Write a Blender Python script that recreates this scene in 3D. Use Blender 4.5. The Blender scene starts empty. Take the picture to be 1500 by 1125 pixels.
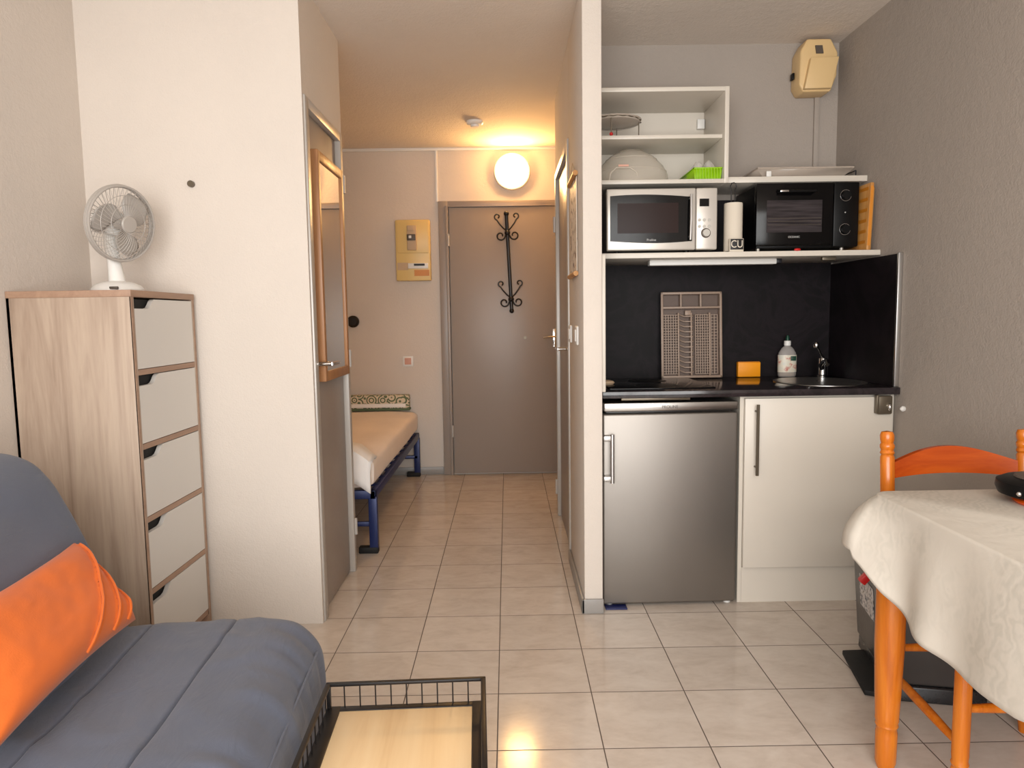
import bpy, bmesh, math, random
from mathutils import Vector, Matrix, noise
random.seed(7)
PI = math.pi
COL = bpy.context.scene.collection
R = math.radians

# ---------------------------------------------------------------- materials
def s2l(c):
    return tuple((x/12.92 if x <= .04045 else ((x+.055)/1.055)**2.4) for x in c)
def rgb(r, g, b):
    return s2l((r/255, g/255, b/255)) + (1,)

class NT:
    def __init__(s, name, **kw):
        s.m = bpy.data.materials.new(name); s.m.use_nodes = True
        s.t = s.m.node_tree; s.b = s.t.nodes['Principled BSDF']
        for k, v in kw.items():
            s.b.inputs[k.replace('_', ' ')].default_value = v
    def n(s, typ, ins=None, **props):
        nd = s.t.nodes.new('ShaderNode'+typ)
        for k, v in props.items(): setattr(nd, k, v)
        for k, v in (ins or {}).items():
            if isinstance(v, bpy.types.NodeSocket): s.t.links.new(v, nd.inputs[k])
            else: nd.inputs[k].default_value = v
        return nd
    def link(s, a, b): s.t.links.new(a, s.b.inputs[b])
    def coords(s, scale=(1, 1, 1), rot=(0, 0, 0)):
        tc = s.n('TexCoord')
        mp = s.n('Mapping', {'Vector': tc.outputs['Object'], 'Scale': scale, 'Rotation': rot})
        return mp.outputs['Vector']
    def noise(s, vec, scale, detail=4, rough=.5, dist=0):
        return s.n('TexNoise', {'Vector': vec, 'Scale': scale, 'Detail': detail, 'Roughness': rough, 'Distortion': dist}).outputs['Fac']
    def ramp(s, fac, stops):
        r = s.n('ValToRGB', {'Fac': fac}); e = r.color_ramp.elements
        while len(e) < len(stops): e.new(.5)
        for k, (p, c) in enumerate(stops):
            e[k].position = p; e[k].color = c
        return r.outputs['Color']
    def bump(s, h, strength=.3, dist=.01):
        b = s.n('Bump', {'Height': h, 'Strength': strength, 'Distance': dist})
        s.link(b.outputs['Normal'], 'Normal')
    def math(s, op, a, b=None):
        ins = {0: a}
        if b is not None: ins[1] = b
        return s.n('Math', ins, operation=op).outputs[0]

MAT = {}
def simple(name, c, rough=.5, metal=0, **kw):
    m = NT(name, Base_Color=c, Roughness=rough, Metallic=metal, **kw)
    v = m.coords()
    n = m.noise(v, 60, 3)
    mr = m.n('MapRange', {'Value': n, 'To Min': max(0, rough-.04), 'To Max': min(1, rough+.04)})
    m.link(mr.outputs[0], 'Roughness')
    MAT[name] = m.m
    return m.m

def plaster(name, c, bump=.35, sc=160):
    m = NT(name, Roughness=.85)
    v = m.coords()
    a = m.noise(v, 2.2, 3)
    d = tuple(x*.95 for x in c[:3])+(1,)
    m.link(m.ramp(a, [(.3, d), (.7, c)]), 'Base Color')
    n1 = m.noise(v, sc, 3, .6); n2 = m.noise(v, sc*.3, 2)
    h = m.math('ADD', n1, m.math('MULTIPLY', n2, .8))
    m.bump(h, bump, .004)
    MAT[name] = m.m
plaster('white_plaster', rgb(217, 207, 197))
plaster('ceiling_plaster', rgb(226, 215, 204), .6, 90)
plaster('grey_plaster', rgb(167, 157, 148), .5, 120)

def floor_mat():
    m = NT('floor_tile')
    tc = m.n('TexCoord'); sp = m.n('Separate XYZ'.replace(' ', ''), {0: tc.outputs['Object']}) if False else m.n('SeparateXYZ', {0: tc.outputs['Object']})
    T = .30
    def cell(sock, off):
        u = m.math('DIVIDE', m.math('SUBTRACT', sock, off), T)
        fr = m.math('FRACT', u); fl = m.math('FLOOR', u)
        e = m.math('MINIMUM', fr, m.math('SUBTRACT', 1.0, fr))
        return e, fl
    ex, fx = cell(sp.outputs[0], -.346-3.0); ey, fy = cell(sp.outputs[1], 1.875-6.0)
    e = m.math('MINIMUM', ex, ey)
    grout = m.n('MapRange', {'Value': e, 'From Min': .0035, 'From Max': .0075, 'To Min': 0, 'To Max': 1}).outputs[0]
    cid = m.n('CombineXYZ', {0: fx, 1: fy})
    wn = m.n('TexWhiteNoise', {'Vector': cid.outputs[0]}, noise_dimensions='3D')
    off = m.n('VectorMath', {0: tc.outputs['Object'], 1: wn.outputs['Color']}, operation='MULTIPLY_ADD')
    off.inputs[1].default_value = (1, 1, 1)
    m.t.links.remove(off.inputs[1].links[0]) if off.inputs[1].links else None
    m.t.links.new(wn.outputs['Color'], off.inputs[2])
    mp = m.n('Mapping', {'Vector': off.outputs[0], 'Scale': (2.0, 3.6, 1), 'Rotation': (0, 0, R(20))})
    n1 = m.noise(mp.outputs[0], 3.2, 6, .62, .6)
    n2 = m.noise(mp.outputs[0], 14, 4, .6)
    f = m.math('ADD', m.math('MULTIPLY', n1, .75), m.math('MULTIPLY', n2, .25))
    c = m.ramp(f, [(.25, rgb(186, 172, 159)), (.5, rgb(203, 191, 179)), (.75, rgb(214, 204, 193))])
    hs = m.n('HueSaturation', {'Color': c, 'Value': m.n('MapRange', {'Value': wn.outputs['Value'], 'To Min': .95, 'To Max': 1.03}).outputs[0]})
    mix = m.n('Mix', {'Factor': grout}, data_type='RGBA')
    mix.inputs[6].default_value = rgb(92, 80, 72); m.t.links.new(hs.outputs[0], mix.inputs[7])
    m.link(mix.outputs[2], 'Base Color')
    r = m.n('MapRange', {'Value': n2, 'To Min': .09, 'To Max': .16}).outputs[0]
    rr = m.n('Mix', {'Factor': grout, 2: .8, 3: r}); m.link(rr.outputs[0], 'Roughness')
    b = m.n('Bump', {'Height': m.math('ADD', grout, m.math('MULTIPLY', n2, .05)), 'Strength': .35, 'Distance': .002})
    m.link(b.outputs[0], 'Normal')
    m.b.inputs['Specular IOR Level'].default_value = .32
    MAT['floor_tile'] = m.m
floor_mat()

def wood(name, cols, scale, axis='z', rough=.5, dist=1.2, bump=.1, sc=4):
    m = NT(name, Roughness=rough)
    st = {'x': (.07, 1, 1), 'y': (1, .07, 1), 'z': (1, 1, .07)}[axis]
    v = m.coords(tuple(a*scale for a in st))
    n1 = m.noise(v, sc, 5, .6, dist); n2 = m.noise(v, sc*9, 3, .5)
    f = m.math('ADD', m.math('MULTIPLY', n1, .8), m.math('MULTIPLY', n2, .2))
    m.link(m.ramp(f, cols), 'Base Color')
    m.bump(f, bump, .002)
    MAT[name] = m.m
oak = [(.26, rgb(136, 116, 100)), (.42, rgb(163, 142, 125)), (.56, rgb(179, 159, 141)), (.74, rgb(190, 171, 153))]
wood('light_oak', oak, 5, 'z', .55, 1.6, .1, 2.2)
wood('oak_edge', [(.3, rgb(148, 116, 96)), (.7, rgb(174, 142, 118))], 4, 'y', .5)
wood('orange_pine', [(.3, rgb(164, 80, 12)), (.5, rgb(196, 106, 24)), (.7, rgb(210, 124, 36))], 6, 'z', .22, 1.5, .04, 3)
wood('red_pine', [(.3, rgb(160, 58, 12)), (.6, rgb(184, 78, 20)), (.8, rgb(196, 96, 32))], 5, 'x', .16, 1.0, .03)
wood('pale_board', [(.28, rgb(214, 176, 128)), (.45, rgb(230, 199, 154)), (.7, rgb(238, 213, 172))], 3, 'y', .4, 1.2, .03, 2)
wood('mirror_wood', [(.3, rgb(146, 98, 62)), (.7, rgb(184, 134, 90))], 6, 'z', .4)
wood('cutting_wood', [(.3, rgb(168, 108, 50)), (.5, rgb(194, 138, 74)), (.7, rgb(206, 154, 92))], 8, 'z', .45, .6)

def fabric(name, c, bump=.25, sc=500, rough=.9, var=.12, sheen=.2, wr=0):
    m = NT(name, Roughness=rough); m.b.inputs['Sheen Weight'].default_value = sheen
    v = m.coords()
    n1 = m.noise(v, 5, 4)
    d = tuple(x*(1-var) for x in c[:3])+(1,)
    m.link(m.ramp(n1, [(.3, d), (.7, c)]), 'Base Color')
    h = m.noise(v, sc, 2)
    if wr:
        w = m.noise(m.coords((1, .35, 1)), 14, 4, .55, 1.5)
        h = m.math('ADD', m.math('MULTIPLY', h, .1), m.math('MULTIPLY', w, wr))
    m.bump(h, bump, .01 if wr else .002)
    MAT[name] = m.m
fabric('sofa_fabric', rgb(86, 93, 110), .45, 700, .7, .08, .15, .9)
fabric('orange_velvet', rgb(212, 102, 28), .3, 300, .8, .07, .12, .5)
fabric('sheet_fabric', rgb(240, 226, 214), .3, 400, .85, .05, .1, .5)
fabric('white_fabric', rgb(238, 235, 232), .3, 400, .9, .04, .1, .5)
def cloth_mat():
    m = NT('tablecloth_fabric', Roughness=.75)
    v = m.coords()
    w = m.n('TexWave', {'Vector': m.coords((1, 1, 1), (0, 0, .6)), 'Scale': 16, 'Distortion': 11, 'Detail': 2, 'Detail Scale': 1.6})
    k = m.noise(v, 7, 2)
    f = m.math('MULTIPLY', w.outputs['Fac'], m.n('MapRange', {'Value': k, 'From Min': .42, 'From Max': .6}).outputs[0])
    m.link(m.ramp(f, [(0, rgb(206, 199, 188)), (1, rgb(196, 190, 179))]), 'Base Color')
    n = m.noise(v, 9, 4, .5, .8); m.bump(n, .25, .012)
    MAT['tablecloth_fabric'] = m.m
cloth_mat()
def brushed(name, c, rough, ax='x', metal=1.0):
    m = NT(name, Base_Color=c, Metallic=metal)
    st = (2, 2, 300) if ax == 'x' else (300, 300, 2)
    n = m.noise(m.coords(st), 4, 3)
    mr = m.n('MapRange', {'Value': n, 'To Min': rough-.05, 'To Max': rough+.08})
    m.link(mr.outputs[0], 'Roughness')
    MAT[name] = m.m
brushed('stainless', rgb(178, 174, 170), .30)
brushed('fridge_steel', rgb(142, 136, 130), .42, 'z', .85)
brushed('aluminium', rgb(200, 198, 196), .35)
def worktop():
    m = NT('black_laminate')
    n = m.noise(m.coords(), 6, 7, .65, 1.5)
    m.link(m.ramp(n, [(.42, rgb(36, 32, 34)), (.5, rgb(50, 43, 46)), (.58, rgb(38, 34, 36))]), 'Base Color')
    m.b.inputs['Roughness'].default_value = .13
    MAT['black_laminate'] = m.m
    m = NT('splash_laminate')
    n = m.noise(m.coords(), 4, 7, .65, 1.5)
    m.link(m.ramp(n, [(.42, rgb(17, 14, 16)), (.5, rgb(27, 21, 25)), (.58, rgb(18, 15, 17))]), 'Base Color')
    m.b.inputs['Roughness'].default_value = .5; m.b.inputs['Specular IOR Level'].default_value = .15
    MAT['splash_laminate'] = m.m
worktop()
simple('grey_paint', rgb(152, 140, 131), .36)
simple('frame_grey', rgb(184, 178, 171), .32, .1)
simple('skirting', rgb(150, 146, 142), .35)
simple('white_laminate', rgb(214, 206, 194), .35)
simple('white_plastic', rgb(232, 230, 226), .4)
simple('drawer_white', rgb(214, 210, 204), .45)
simple('fan_grey', rgb(172, 165, 158), .35)
simple('black_metal', rgb(30, 27, 27), .4, .3)
simple('black_plastic', rgb(9, 9, 10), .4, 0, Specular_IOR_Level=.2)
simple('matte_black', rgb(14, 14, 14), .7)
simple('black_gloss', rgb(9, 8, 9), .14, 0, Specular_IOR_Level=.25)
simple('bin_black', rgb(34, 33, 34), .28)
simple('bin_grey', rgb(66, 62, 60), .3)
simple('chrome', rgb(225, 225, 225), .1, 1)
simple('micro_silver', rgb(206, 200, 192), .32, .35)
simple('beige_plastic', rgb(222, 190, 138), .4)
simple('beige_box', rgb(226, 196, 128), .4)
simple('rack_plastic', rgb(158, 136, 120), .45)
simple('rack_back', rgb(96, 78, 68), .5)
simple('orange_box', rgb(252, 160, 10), .5)
simple('amber', rgb(206, 130, 40), .4)
simple('blue_metal', rgb(30, 44, 92), .4, .2)
simple('dark_metal', rgb(34, 34, 40), .4, .3)
simple('red_plastic', rgb(200, 30, 30), .35)
simple('green_plastic', rgb(150, 200, 20), .4)
simple('pink_paint', rgb(214, 160, 140), .5)
simple('paper_white', rgb(218, 208, 192), .9)
simple('blue_sheet', rgb(20, 30, 84), .5)
simple('green_cap', rgb(10, 60, 44), .4)
simple('text_black', rgb(18, 16, 16), .5)
simple('text_silver', rgb(190, 190, 188), .4)
simple('text_grey', rgb(84, 74, 66), .5)
simple('bronze', rgb(108, 98, 84), .35, .6)
simple('dark_green', rgb(86, 104, 74), .7)
simple('wicker', rgb(196, 170, 140), .7)
simple('button_silver', rgb(180, 176, 168), .35, .4)
simple('wood_peg', rgb(200, 160, 110), .6)
simple('orange_plastic', rgb(236, 92, 20), .35)
def mirror_m():
    m = NT('mirror_glass', Base_Color=(.86, .86, .84, 1), Metallic=1.0, Roughness=.02); MAT['mirror_glass'] = m.m
mirror_m()
def clear(name, c, rough, alpha, trans=0):
    m = NT(name, Base_Color=c, Roughness=rough, Alpha=alpha); m.b.inputs['Transmission Weight'].default_value = trans
    MAT[name] = m.m
clear('clear_plastic', rgb(225, 215, 200), .2, .45)
clear('clear_glass', rgb(200, 186, 172), .1, .62)
clear('bottle_plastic', rgb(190, 184, 180), .12, .55)
clear('bag_plastic', rgb(236, 230, 224), .25, .45)
def lamp_m():
    m = NT('lamp_glass', Base_Color=(1, .9, .7, 1)); m.b.inputs['Emission Color'].default_value = (1, .56, .20, 1)
    m.b.inputs['Emission Strength'].default_value = 110; MAT['lamp_glass'] = m.m
lamp_m()
def oven_win():
    m = NT('oven_window', Roughness=.1, Specular_IOR_Level=.3)
    m.link(m.ramp(m.noise(m.coords((1, 1, 12)), 8, 2), [(.3, rgb(40, 36, 38)), (.7, rgb(66, 60, 62))]), 'Base Color')
    MAT['oven_window'] = m.m
    m = NT('microwave_window', Base_Color=rgb(44, 31, 29), Roughness=.2, Specular_IOR_Level=.12); MAT['microwave_window'] = m.m
oven_win()
def pattern(name, c1, c2, sc):
    m = NT(name, Roughness=.8)
    w = m.n('TexVoronoi', {'Vector': m.coords(), 'Scale': sc}, feature='F1')
    x = m.math('PINGPONG', m.math('MULTIPLY', w.outputs['Distance'], 3.2), .5)
    m.link(m.ramp(x, [(.2, c1), (.3, c2)]), 'Base Color'); MAT[name] = m.m
pattern('scroll_pattern', rgb(96, 108, 78), rgb(214, 200, 176), 18)
def label_m(name, stops, sc):
    m = NT(name, Roughness=.4)
    n = m.noise(m.coords(), sc, 3); m.link(m.ramp(n, stops), 'Base Color'); MAT[name] = m.m
label_m('sticker', [(.38, rgb(70, 74, 84)), (.46, rgb(190, 186, 184)), (.56, rgb(214, 208, 206)), (.66, rgb(120, 110, 100))], 60)
label_m('bottle_label', [(.35, rgb(190, 110, 96)), (.45, rgb(222, 214, 196)), (.7, rgb(206, 206, 196))], 30)
label_m('poster_paper', [(.40, rgb(120, 104, 90)), (.45, rgb(226, 214, 198)), (.9, rgb(232, 222, 208))], 26)

# ---------------------------------------------------------------- mesh building
class MB:
    def __init__(s, root=None):
        s.bm = bmesh.new(); s.off = Vector(root.location) if root is not None else Vector((0, 0, 0)); s.M = None
    def _merge(s, t, M=None):
        if M is not None: bmesh.ops.transform(t, matrix=M, verts=t.verts)
        me = bpy.data.meshes.new('tmp'); t.to_mesh(me); t.free(); s.bm.from_mesh(me); bpy.data.meshes.remove(me)
        return s
    def box(s, x0, x1, y0, y1, z0, z1, bev=0, seg=2, M=None):
        t = bmesh.new(); bmesh.ops.create_cube(t, size=1)
        for v in t.verts:
            v.co = Vector(((x0+x1)/2+v.co.x*(x1-x0), (y0+y1)/2+v.co.y*(y1-y0), (z0+z1)/2+v.co.z*(z1-z0)))
        if bev: bmesh.ops.bevel(t, geom=t.edges[:], offset=min(bev, .49*min(abs(x1-x0), abs(y1-y0), abs(z1-z0))), segments=seg, profile=.5, affect='EDGES')
        return s._merge(t, M)
    def prism(s, pts, a, b, axis='z', bev=0, seg=2, M=None):
        # pts 2D; axis x: (y,z), y: (x,z), z: (x,y)
        t = bmesh.new()
        def mk(p, h):
            return {'x': (h, p[0], p[1]), 'y': (p[0], h, p[1]), 'z': (p[0], p[1], h)}[axis]
        lo = [t.verts.new(mk(p, a)) for p in pts]; hi = [t.verts.new(mk(p, b)) for p in pts]
        t.faces.new(lo); t.faces.new(hi)
        n = len(pts)
        for i in range(n): t.faces.new((lo[i], lo[(i+1) % n], hi[(i+1) % n], hi[i]))
        bmesh.ops.recalc_face_normals(t, faces=t.faces[:])
        if bev: bmesh.ops.bevel(t, geom=t.edges[:], offset=bev, segments=seg, profile=.5, affect='EDGES')
        return s._merge(t, M)
    def lathe(s, prof, c=(0, 0, 0), axis='z', n=32, M=None, sx=1, sy=1):
        t = bmesh.new(); rings = []
        for r, z in prof:
            if r < 1e-6: rings.append([t.verts.new((0, 0, z))])
            else: rings.append([t.verts.new((r*sx*math.cos(2*PI*k/n), r*sy*math.sin(2*PI*k/n), z)) for k in range(n)])
        for a, b in zip(rings, rings[1:]):
            for k in range(n):
                k2 = (k+1) % n
                if len(a) == 1 and len(b) == 1: continue
                if len(a) == 1: t.faces.new((a[0], b[k], b[k2]))
                elif len(b) == 1: t.faces.new((a[k], a[k2], b[0]))
                else: t.faces.new((a[k], a[k2], b[k2], b[k]))
        for g, fl in ((rings[0], 0), (rings[-1], 1)):
            if len(g) > 1 and prof[0] != prof[-1]: t.faces.new(g)
        bmesh.ops.recalc_face_normals(t, faces=t.faces[:])
        A = {'z': Matrix(), 'x': Matrix.Rotation(PI/2, 4, 'Y'), 'y': Matrix.Rotation(-PI/2, 4, 'X')}[axis]
        MM = Matrix.Translation(c) @ A
        return s._merge(t, (M @ MM) if M is not None else MM)
    def cyl(s, c, r, h, axis='z', r2=None, n=24, M=None):
        return s.lathe([(r, 0), (r if r2 is None else r2, h)], c, axis, n, M)
    def tube(s, pts, r, n=8, closed=False, M=None, flat=1):
        t = bmesh.new(); P = [Vector(p) for p in pts]; m = len(P); rings = []
        up = None
        for i in range(m):
            if closed: d = P[(i+1) % m]-P[i-1]
            else: d = P[min(i+1, m-1)]-P[max(i-1, 0)]
            d.normalize()
            if up is None:
                up = Vector((0, 0, 1)) if abs(d.z) < .9 else Vector((1, 0, 0))
            u = (up - d*up.dot(d)).normalized(); w = d.cross(u); up = u
            rr = r[i] if isinstance(r, (list, tuple)) else r
            rings.append([t.verts.new(P[i]+(u*math.cos(2*PI*k/n)*flat+w*math.sin(2*PI*k/n))*rr) for k in range(n)])
        for i in range(m if closed else m-1):
            a = rings[i]; b = rings[(i+1) % m]
            for k in range(n): t.faces.new((a[k], a[(k+1) % n], b[(k+1) % n], b[k]))
        if not closed: t.faces.new(rings[0]); t.faces.new(rings[-1])
        bmesh.ops.recalc_face_normals(t, faces=t.faces[:])
        return s._merge(t, M)
    def sphere(s, c, r, sc=(1, 1, 1), n=20, M=None):
        t = bmesh.new(); bmesh.ops.create_uvsphere(t, u_segments=n, v_segments=n//2+2, radius=r)
        for v in t.verts: v.co = Vector((v.co.x*sc[0]+c[0], v.co.y*sc[1]+c[1], v.co.z*sc[2]+c[2]))
        return s._merge(t, M)
    def grid(s, f, nu, nv, closeu=False, M=None):
        t = bmesh.new()
        V = [[t.verts.new(f(i/(nu-(0 if closeu else 1)), j/(nv-1))) for j in range(nv)] for i in range(nu)]
        for i in range(nu if closeu else nu-1):
            for j in range(nv-1):
                t.faces.new((V[i][j], V[(i+1) % nu][j], V[(i+1) % nu][j+1], V[i][j+1]))
        bmesh.ops.recalc_face_normals(t, faces=t.faces[:])
        return s._merge(t, M)
    def build(s, name, mat, parent=None, ang=35):
        me = bpy.data.meshes.new(name)
        if s.off.length: bmesh.ops.translate(s.bm, vec=-s.off, verts=s.bm.verts)
        s.bm.to_mesh(me); s.bm.free()
        me.polygons.foreach_set('use_smooth', [True]*len(me.polygons))
        me.set_sharp_from_angle(angle=R(ang))
        me.materials.append(MAT[mat]); o = bpy.data.objects.new(name, me); COL.objects.link(o)
        if parent is not None: o.parent = parent
        return o

def tag(o, label, cat, group=None):
    o['label'] = label; o['category'] = cat
    if group: o['group'] = group
    return o
def thing(name, label, cat, loc=(0, 0, 0), rot=(0, 0, 0), group=None):
    o = bpy.data.objects.new(name, None); COL.objects.link(o); o.location = loc; o.rotation_euler = rot
    o.empty_display_size = .05
    return tag(o, label, cat, group)
def one(name, mb, mat, label, cat, group=None, ang=35): return tag(mb.build(name, mat, None, ang), label, cat, group)
def struct(name, mb, mat, label=None, parent=None):
    o = mb.build(name, mat, parent)
    if parent is None:
        o['kind'] = 'structure'
        if label: o['label'] = label
    return o
def text(parent, name, body, size, loc, rot, mat, ext=.0006, xs=1):
    if abs(parent.rotation_euler.z) < 1e-6: loc = tuple(Vector(loc)-parent.location)
    cu = bpy.data.curves.new(name, 'FONT'); cu.body = body; cu.size = size; cu.extrude = ext; cu.align_x = 'CENTER'; cu.align_y = 'CENTER'
    o = bpy.data.objects.new(name, cu); COL.objects.link(o)
    dg = bpy.context.evaluated_depsgraph_get(); dg.update()
    me = bpy.data.meshes.new_from_object(o.evaluated_get(dg)); COL.objects.unlink(o); bpy.data.objects.remove(o)
    me.transform(Matrix.LocRotScale(Vector(loc), None, None) @ (rot if isinstance(rot, Matrix) else Matrix.Rotation(PI/2, 4, 'X')) @ Matrix.Scale(xs, 4, (1, 0, 0)))
    me.materials.clear(); me.materials.append(MAT[mat]); o = bpy.data.objects.new(name, me); COL.objects.link(o); o.parent = parent
    return o

# ---------------------------------------------------------------- room shell
CE = 2.48; XL = -1.585; XR = 1.59; YB = 5.42; YR = -1.0; YK = 3.46
struct('floor', MB().box(-1.75, 1.75, YR-.15, YB+.15, -.08, 0), 'floor_tile')
struct('ceiling', MB().box(-1.75, 1.75, YR-.15, YB+.15, CE, CE+.08), 'ceiling_plaster')
struct('wall_left', MB().box(XL-.15, XL, YR-.15, YB, 0, CE), 'white_plaster')
struct('wall_right', MB().box(XR, XR+.15, YR-.15, YK+.1, 0, CE), 'grey_plaster')
struct('wall_kitchen', MB().box(.375, XR, YK, YK+.1, 0, CE), 'grey_plaster')
m = MB(); m.box(XL-.15, -1.45, YR-.15, YR, 0, CE); m.box(1.45, XR+.15, YR-.15, YR, 0, CE); m.box(-1.45, 1.45, YR-.15, YR, 2.25, CE)
struct('wall_rear', m, 'white_plaster')
m = MB()
for a, b in ((-1.45, -1.39), (1.39, 1.45), (-.03, .03)): m.box(a, b, YR-.1, YR-.04, 0, 2.25, .005)
m.box(-1.45, 1.45, YR-.1, YR-.04, 2.19, 2.25, .005)
struct('window_1', m, 'white_plastic')
struct('wall_front', MB().box(-1.75, 1.75, YB, YB+.15, 0, CE), 'white_plaster')
# closet partition: front wall + hall side wall around door_1
m = MB(); m.box(XL, -.801, 2.7301, 3.36, 0, CE); m.box(-.801, -.755, 2.73, 2.7471, 0, CE); m.box(-.801, -.755, 2.747, 3.346, 2.06, CE); m.box(-.801, -.755, 3.3455, 3.3605, 0, CE)
struct('wall_closet', m, 'white_plaster')
# hall right wall (pillar end) with door_2 opening
m = MB(); m.box(.30, .375, 2.79, 3.404, 0, CE, .004); m.box(.3002, .3748, 3.402, 4.251, 2.051, CE); m.box(.30, .375, 4.2505, 4.29, 0, CE)
m.box(.341, .3748, 3.402, 4.251, 0, 2.051)
struct('wall_hall', m, 'white_plaster')
struct('wall_hall_end', MB().box(.62, .72, 4.1, YB, 0, CE), 'white_plaster')
struct('wall_hall_return', MB().box(.375, .72, 4.25, 4.29, 0, CE), 'white_plaster')
# skirtings
m = MB(); m.box(.288, .30, 2.778, 3.41, 0, .06, .003); m.box(.288, .377, 2.778, 2.79, 0, .06, .003)
struct('baseboard_hall', m, 'skirting')
struct('baseboard_front', MB().box(-1.585, -.51, YB-.012, YB, 0, .06, .003), 'skirting')
struct('trim_1', MB().box(-.522, -.505, YB-.012, YB, 2.085, CE-.012, .003), 'white_plastic')
struct('trim_2', MB().box(-1.585, .62, YB-.015, YB, CE-.022, CE, .004), 'white_plastic')
struct('trim_3', MB().box(1.475, 1.50, YK-.014, YK, 1.82, 2.24, .003), 'grey_plaster')

# door_3: entrance door at the end of the hall
d = struct('door_3', MB().box(-.425, .42, YB-.035, YB-.004, .012, 2.036, .003), 'grey_paint', 'grey flat entrance door at the end of the hall')
m = MB(); m.box(-.505, -.43, YB-.03, YB+.01, 0, 2.085, .004); m.box(-.452, -.431, YB-.045, YB-.028, 0, 2.05, .003)
m.box(-.431, .52, YB-.0295, YB+.01, 2.045, 2.0845, .004); m.box(-.4315, .43, YB-.0445, YB-.028, 2.038, 2.0495, .002); m.box(.43, .52, YB-.029, YB+.01, 0, 2.046, .004)
m.build('door_frame', 'grey_paint', d)
m = MB(); m.box(.345, .385, YB-.042, YB-.035, .98, 1.12, .003); m.cyl((.365, YB-.09, 1.06), .009, .055, 'y'); m.tube([(.37, YB-.09, 1.06), (.33, YB-.093, 1.062), (.27, YB-.09, 1.055)], .008)
m.build('door_handle', 'chrome', d)
for z in (1.75, .3): MB().cyl((-.431, YB-.05, z), .008, .09).build('hinge', 'frame_grey', d)
MB().cyl((.135, YB-.038, 1.055), .012, .006, 'y').build('lock_cylinder', 'bronze', d)

# door_1: closet door in the left hall wall
d = struct('door_1', MB().box(-.80, -.772, 2.80, 3.30, .01, 2.02, .003), 'grey_paint', 'grey closet door in the left hall wall, with mirror')
m = MB(); m.box(-.80, -.748, 2.7475, 2.795, 0, 2.0595, .004); m.box(-.80, -.748, 3.305, 3.345, 0, 2.0595, .004); m.box(-.7995, -.7485, 2.79, 3.31, 2.02, 2.059, .004)
m.box(-.7995, -.760, 2.794, 2.806, 0, 2.022, .003)
m.build('door_frame', 'frame_grey', d)
m = MB(); m.box(-.772, -.764, 2.815, 2.85, .90, 1.11, .003); m.cyl((-.765, 2.832, 1.035), .009, .06, 'x'); m.tube([(-.705, 2.828, 1.035), (-.702, 2.87, 1.036), (-.705, 2.94, 1.034)], .008)
m.build('door_handle', 'chrome', d)
for z in (1.83, .22, 1.03): MB().cyl((-.744, 3.325, z-.04), .008, .08).build('hinge', 'frame_grey', d)

# door_2: bathroom door in the right hall wall
d = struct('door_2', MB().box(.312, .34, 3.45, 4.20, .01, 2.005, .003), 'grey_paint', 'grey bathroom door in the right hall wall')
m = MB(); m.box(.292, .34, 3.405, 3.448, 0, 2.045, .006); m.box(.292, .34, 4.205, 4.25, 0, 2.045, .006); m.box(.2925, .3395, 3.44, 4.21, 2.005, 2.0445, .004)
m.build('door_frame', 'frame_grey', d)
m = MB(); m.box(.303, .312, 3.49, 3.53, .92, 1.12, .003); m.cyl((.25, 3.51, 1.05), .009, .06, 'x'); m.tube([(.25, 3.505, 1.05), (.247, 3.55, 1.05), (.25, 3.63, 1.048)], .009)
m.build('door_handle', 'chrome', d)
for z in (1.75, .18): MB().cyl((.288, 4.225, z-.045), .009, .09).build('hinge', 'frame_grey', d)

# ---------------------------------------------------------------- hall things
t = thing('wall_mirror', 'tall narrow mirror in a wooden frame hung on the grey closet door', 'mirror', (-.77, 3.06, .96))
m = MB(t); x0, x1 = -.770, -.738
for a, b, c, dd in ((2.862, 2.892, .96, 1.885), (3.262, 3.292, .96, 1.885)): m.box(x0, x1, a, b, c, dd, .004)
for c, dd in ((.96, 1.0), (1.845, 1.885)): m.box(x0+.0005, x1-.0005, 2.888, 3.266, c, dd, .004)
m.build('frame', 'mirror_wood', t)
MB(t).box(-.766, -.746, 2.889, 3.264, .997, 1.848).build('glass', 'mirror_glass', t)

t = thing('ceiling_lamp', 'round glowing bulkhead lamp above the entrance door', 'lamp', (.053, YB, 2.295))
MB(t).lathe([(0, 0), (.134, 0), (.137, .02), (.132, .042), (.114, .048)], (.053, YB, 2.295), 'y', 40, Matrix.Translation((.053, YB, 2.295)) @ Matrix.Rotation(PI, 4, 'Z') @ Matrix.Translation((-.053, -YB, -2.295))).build('base_ring', 'white_plastic', t)
MB(t).lathe([(.113, .046), (.110, .055), (.092, .075), (.05, .088), (0, .092)], (.053, YB, 2.295), 'y', 40, Matrix.Translation((.053, YB, 2.295)) @ Matrix.Rotation(PI, 4, 'Z') @ Matrix.Translation((-.053, -YB, -2.295))).build('globe', 'lamp_glass', t)
t = thing('smoke_detector', 'small white smoke detector on the hall ceiling', 'smoke detector', (-.19, 4.72, CE))
MB(t).lathe([(.055, 0), (.055, -.012), (.045, -.022), (0, -.024)], (-.19, 4.72, CE)).build('body', 'white_plastic', t)
MB(t).lathe([(.03, -.022), (.027, -.036), (0, -.038)], (-.19, 4.72, CE)).build('cover', 'white_plastic', t)

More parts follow.
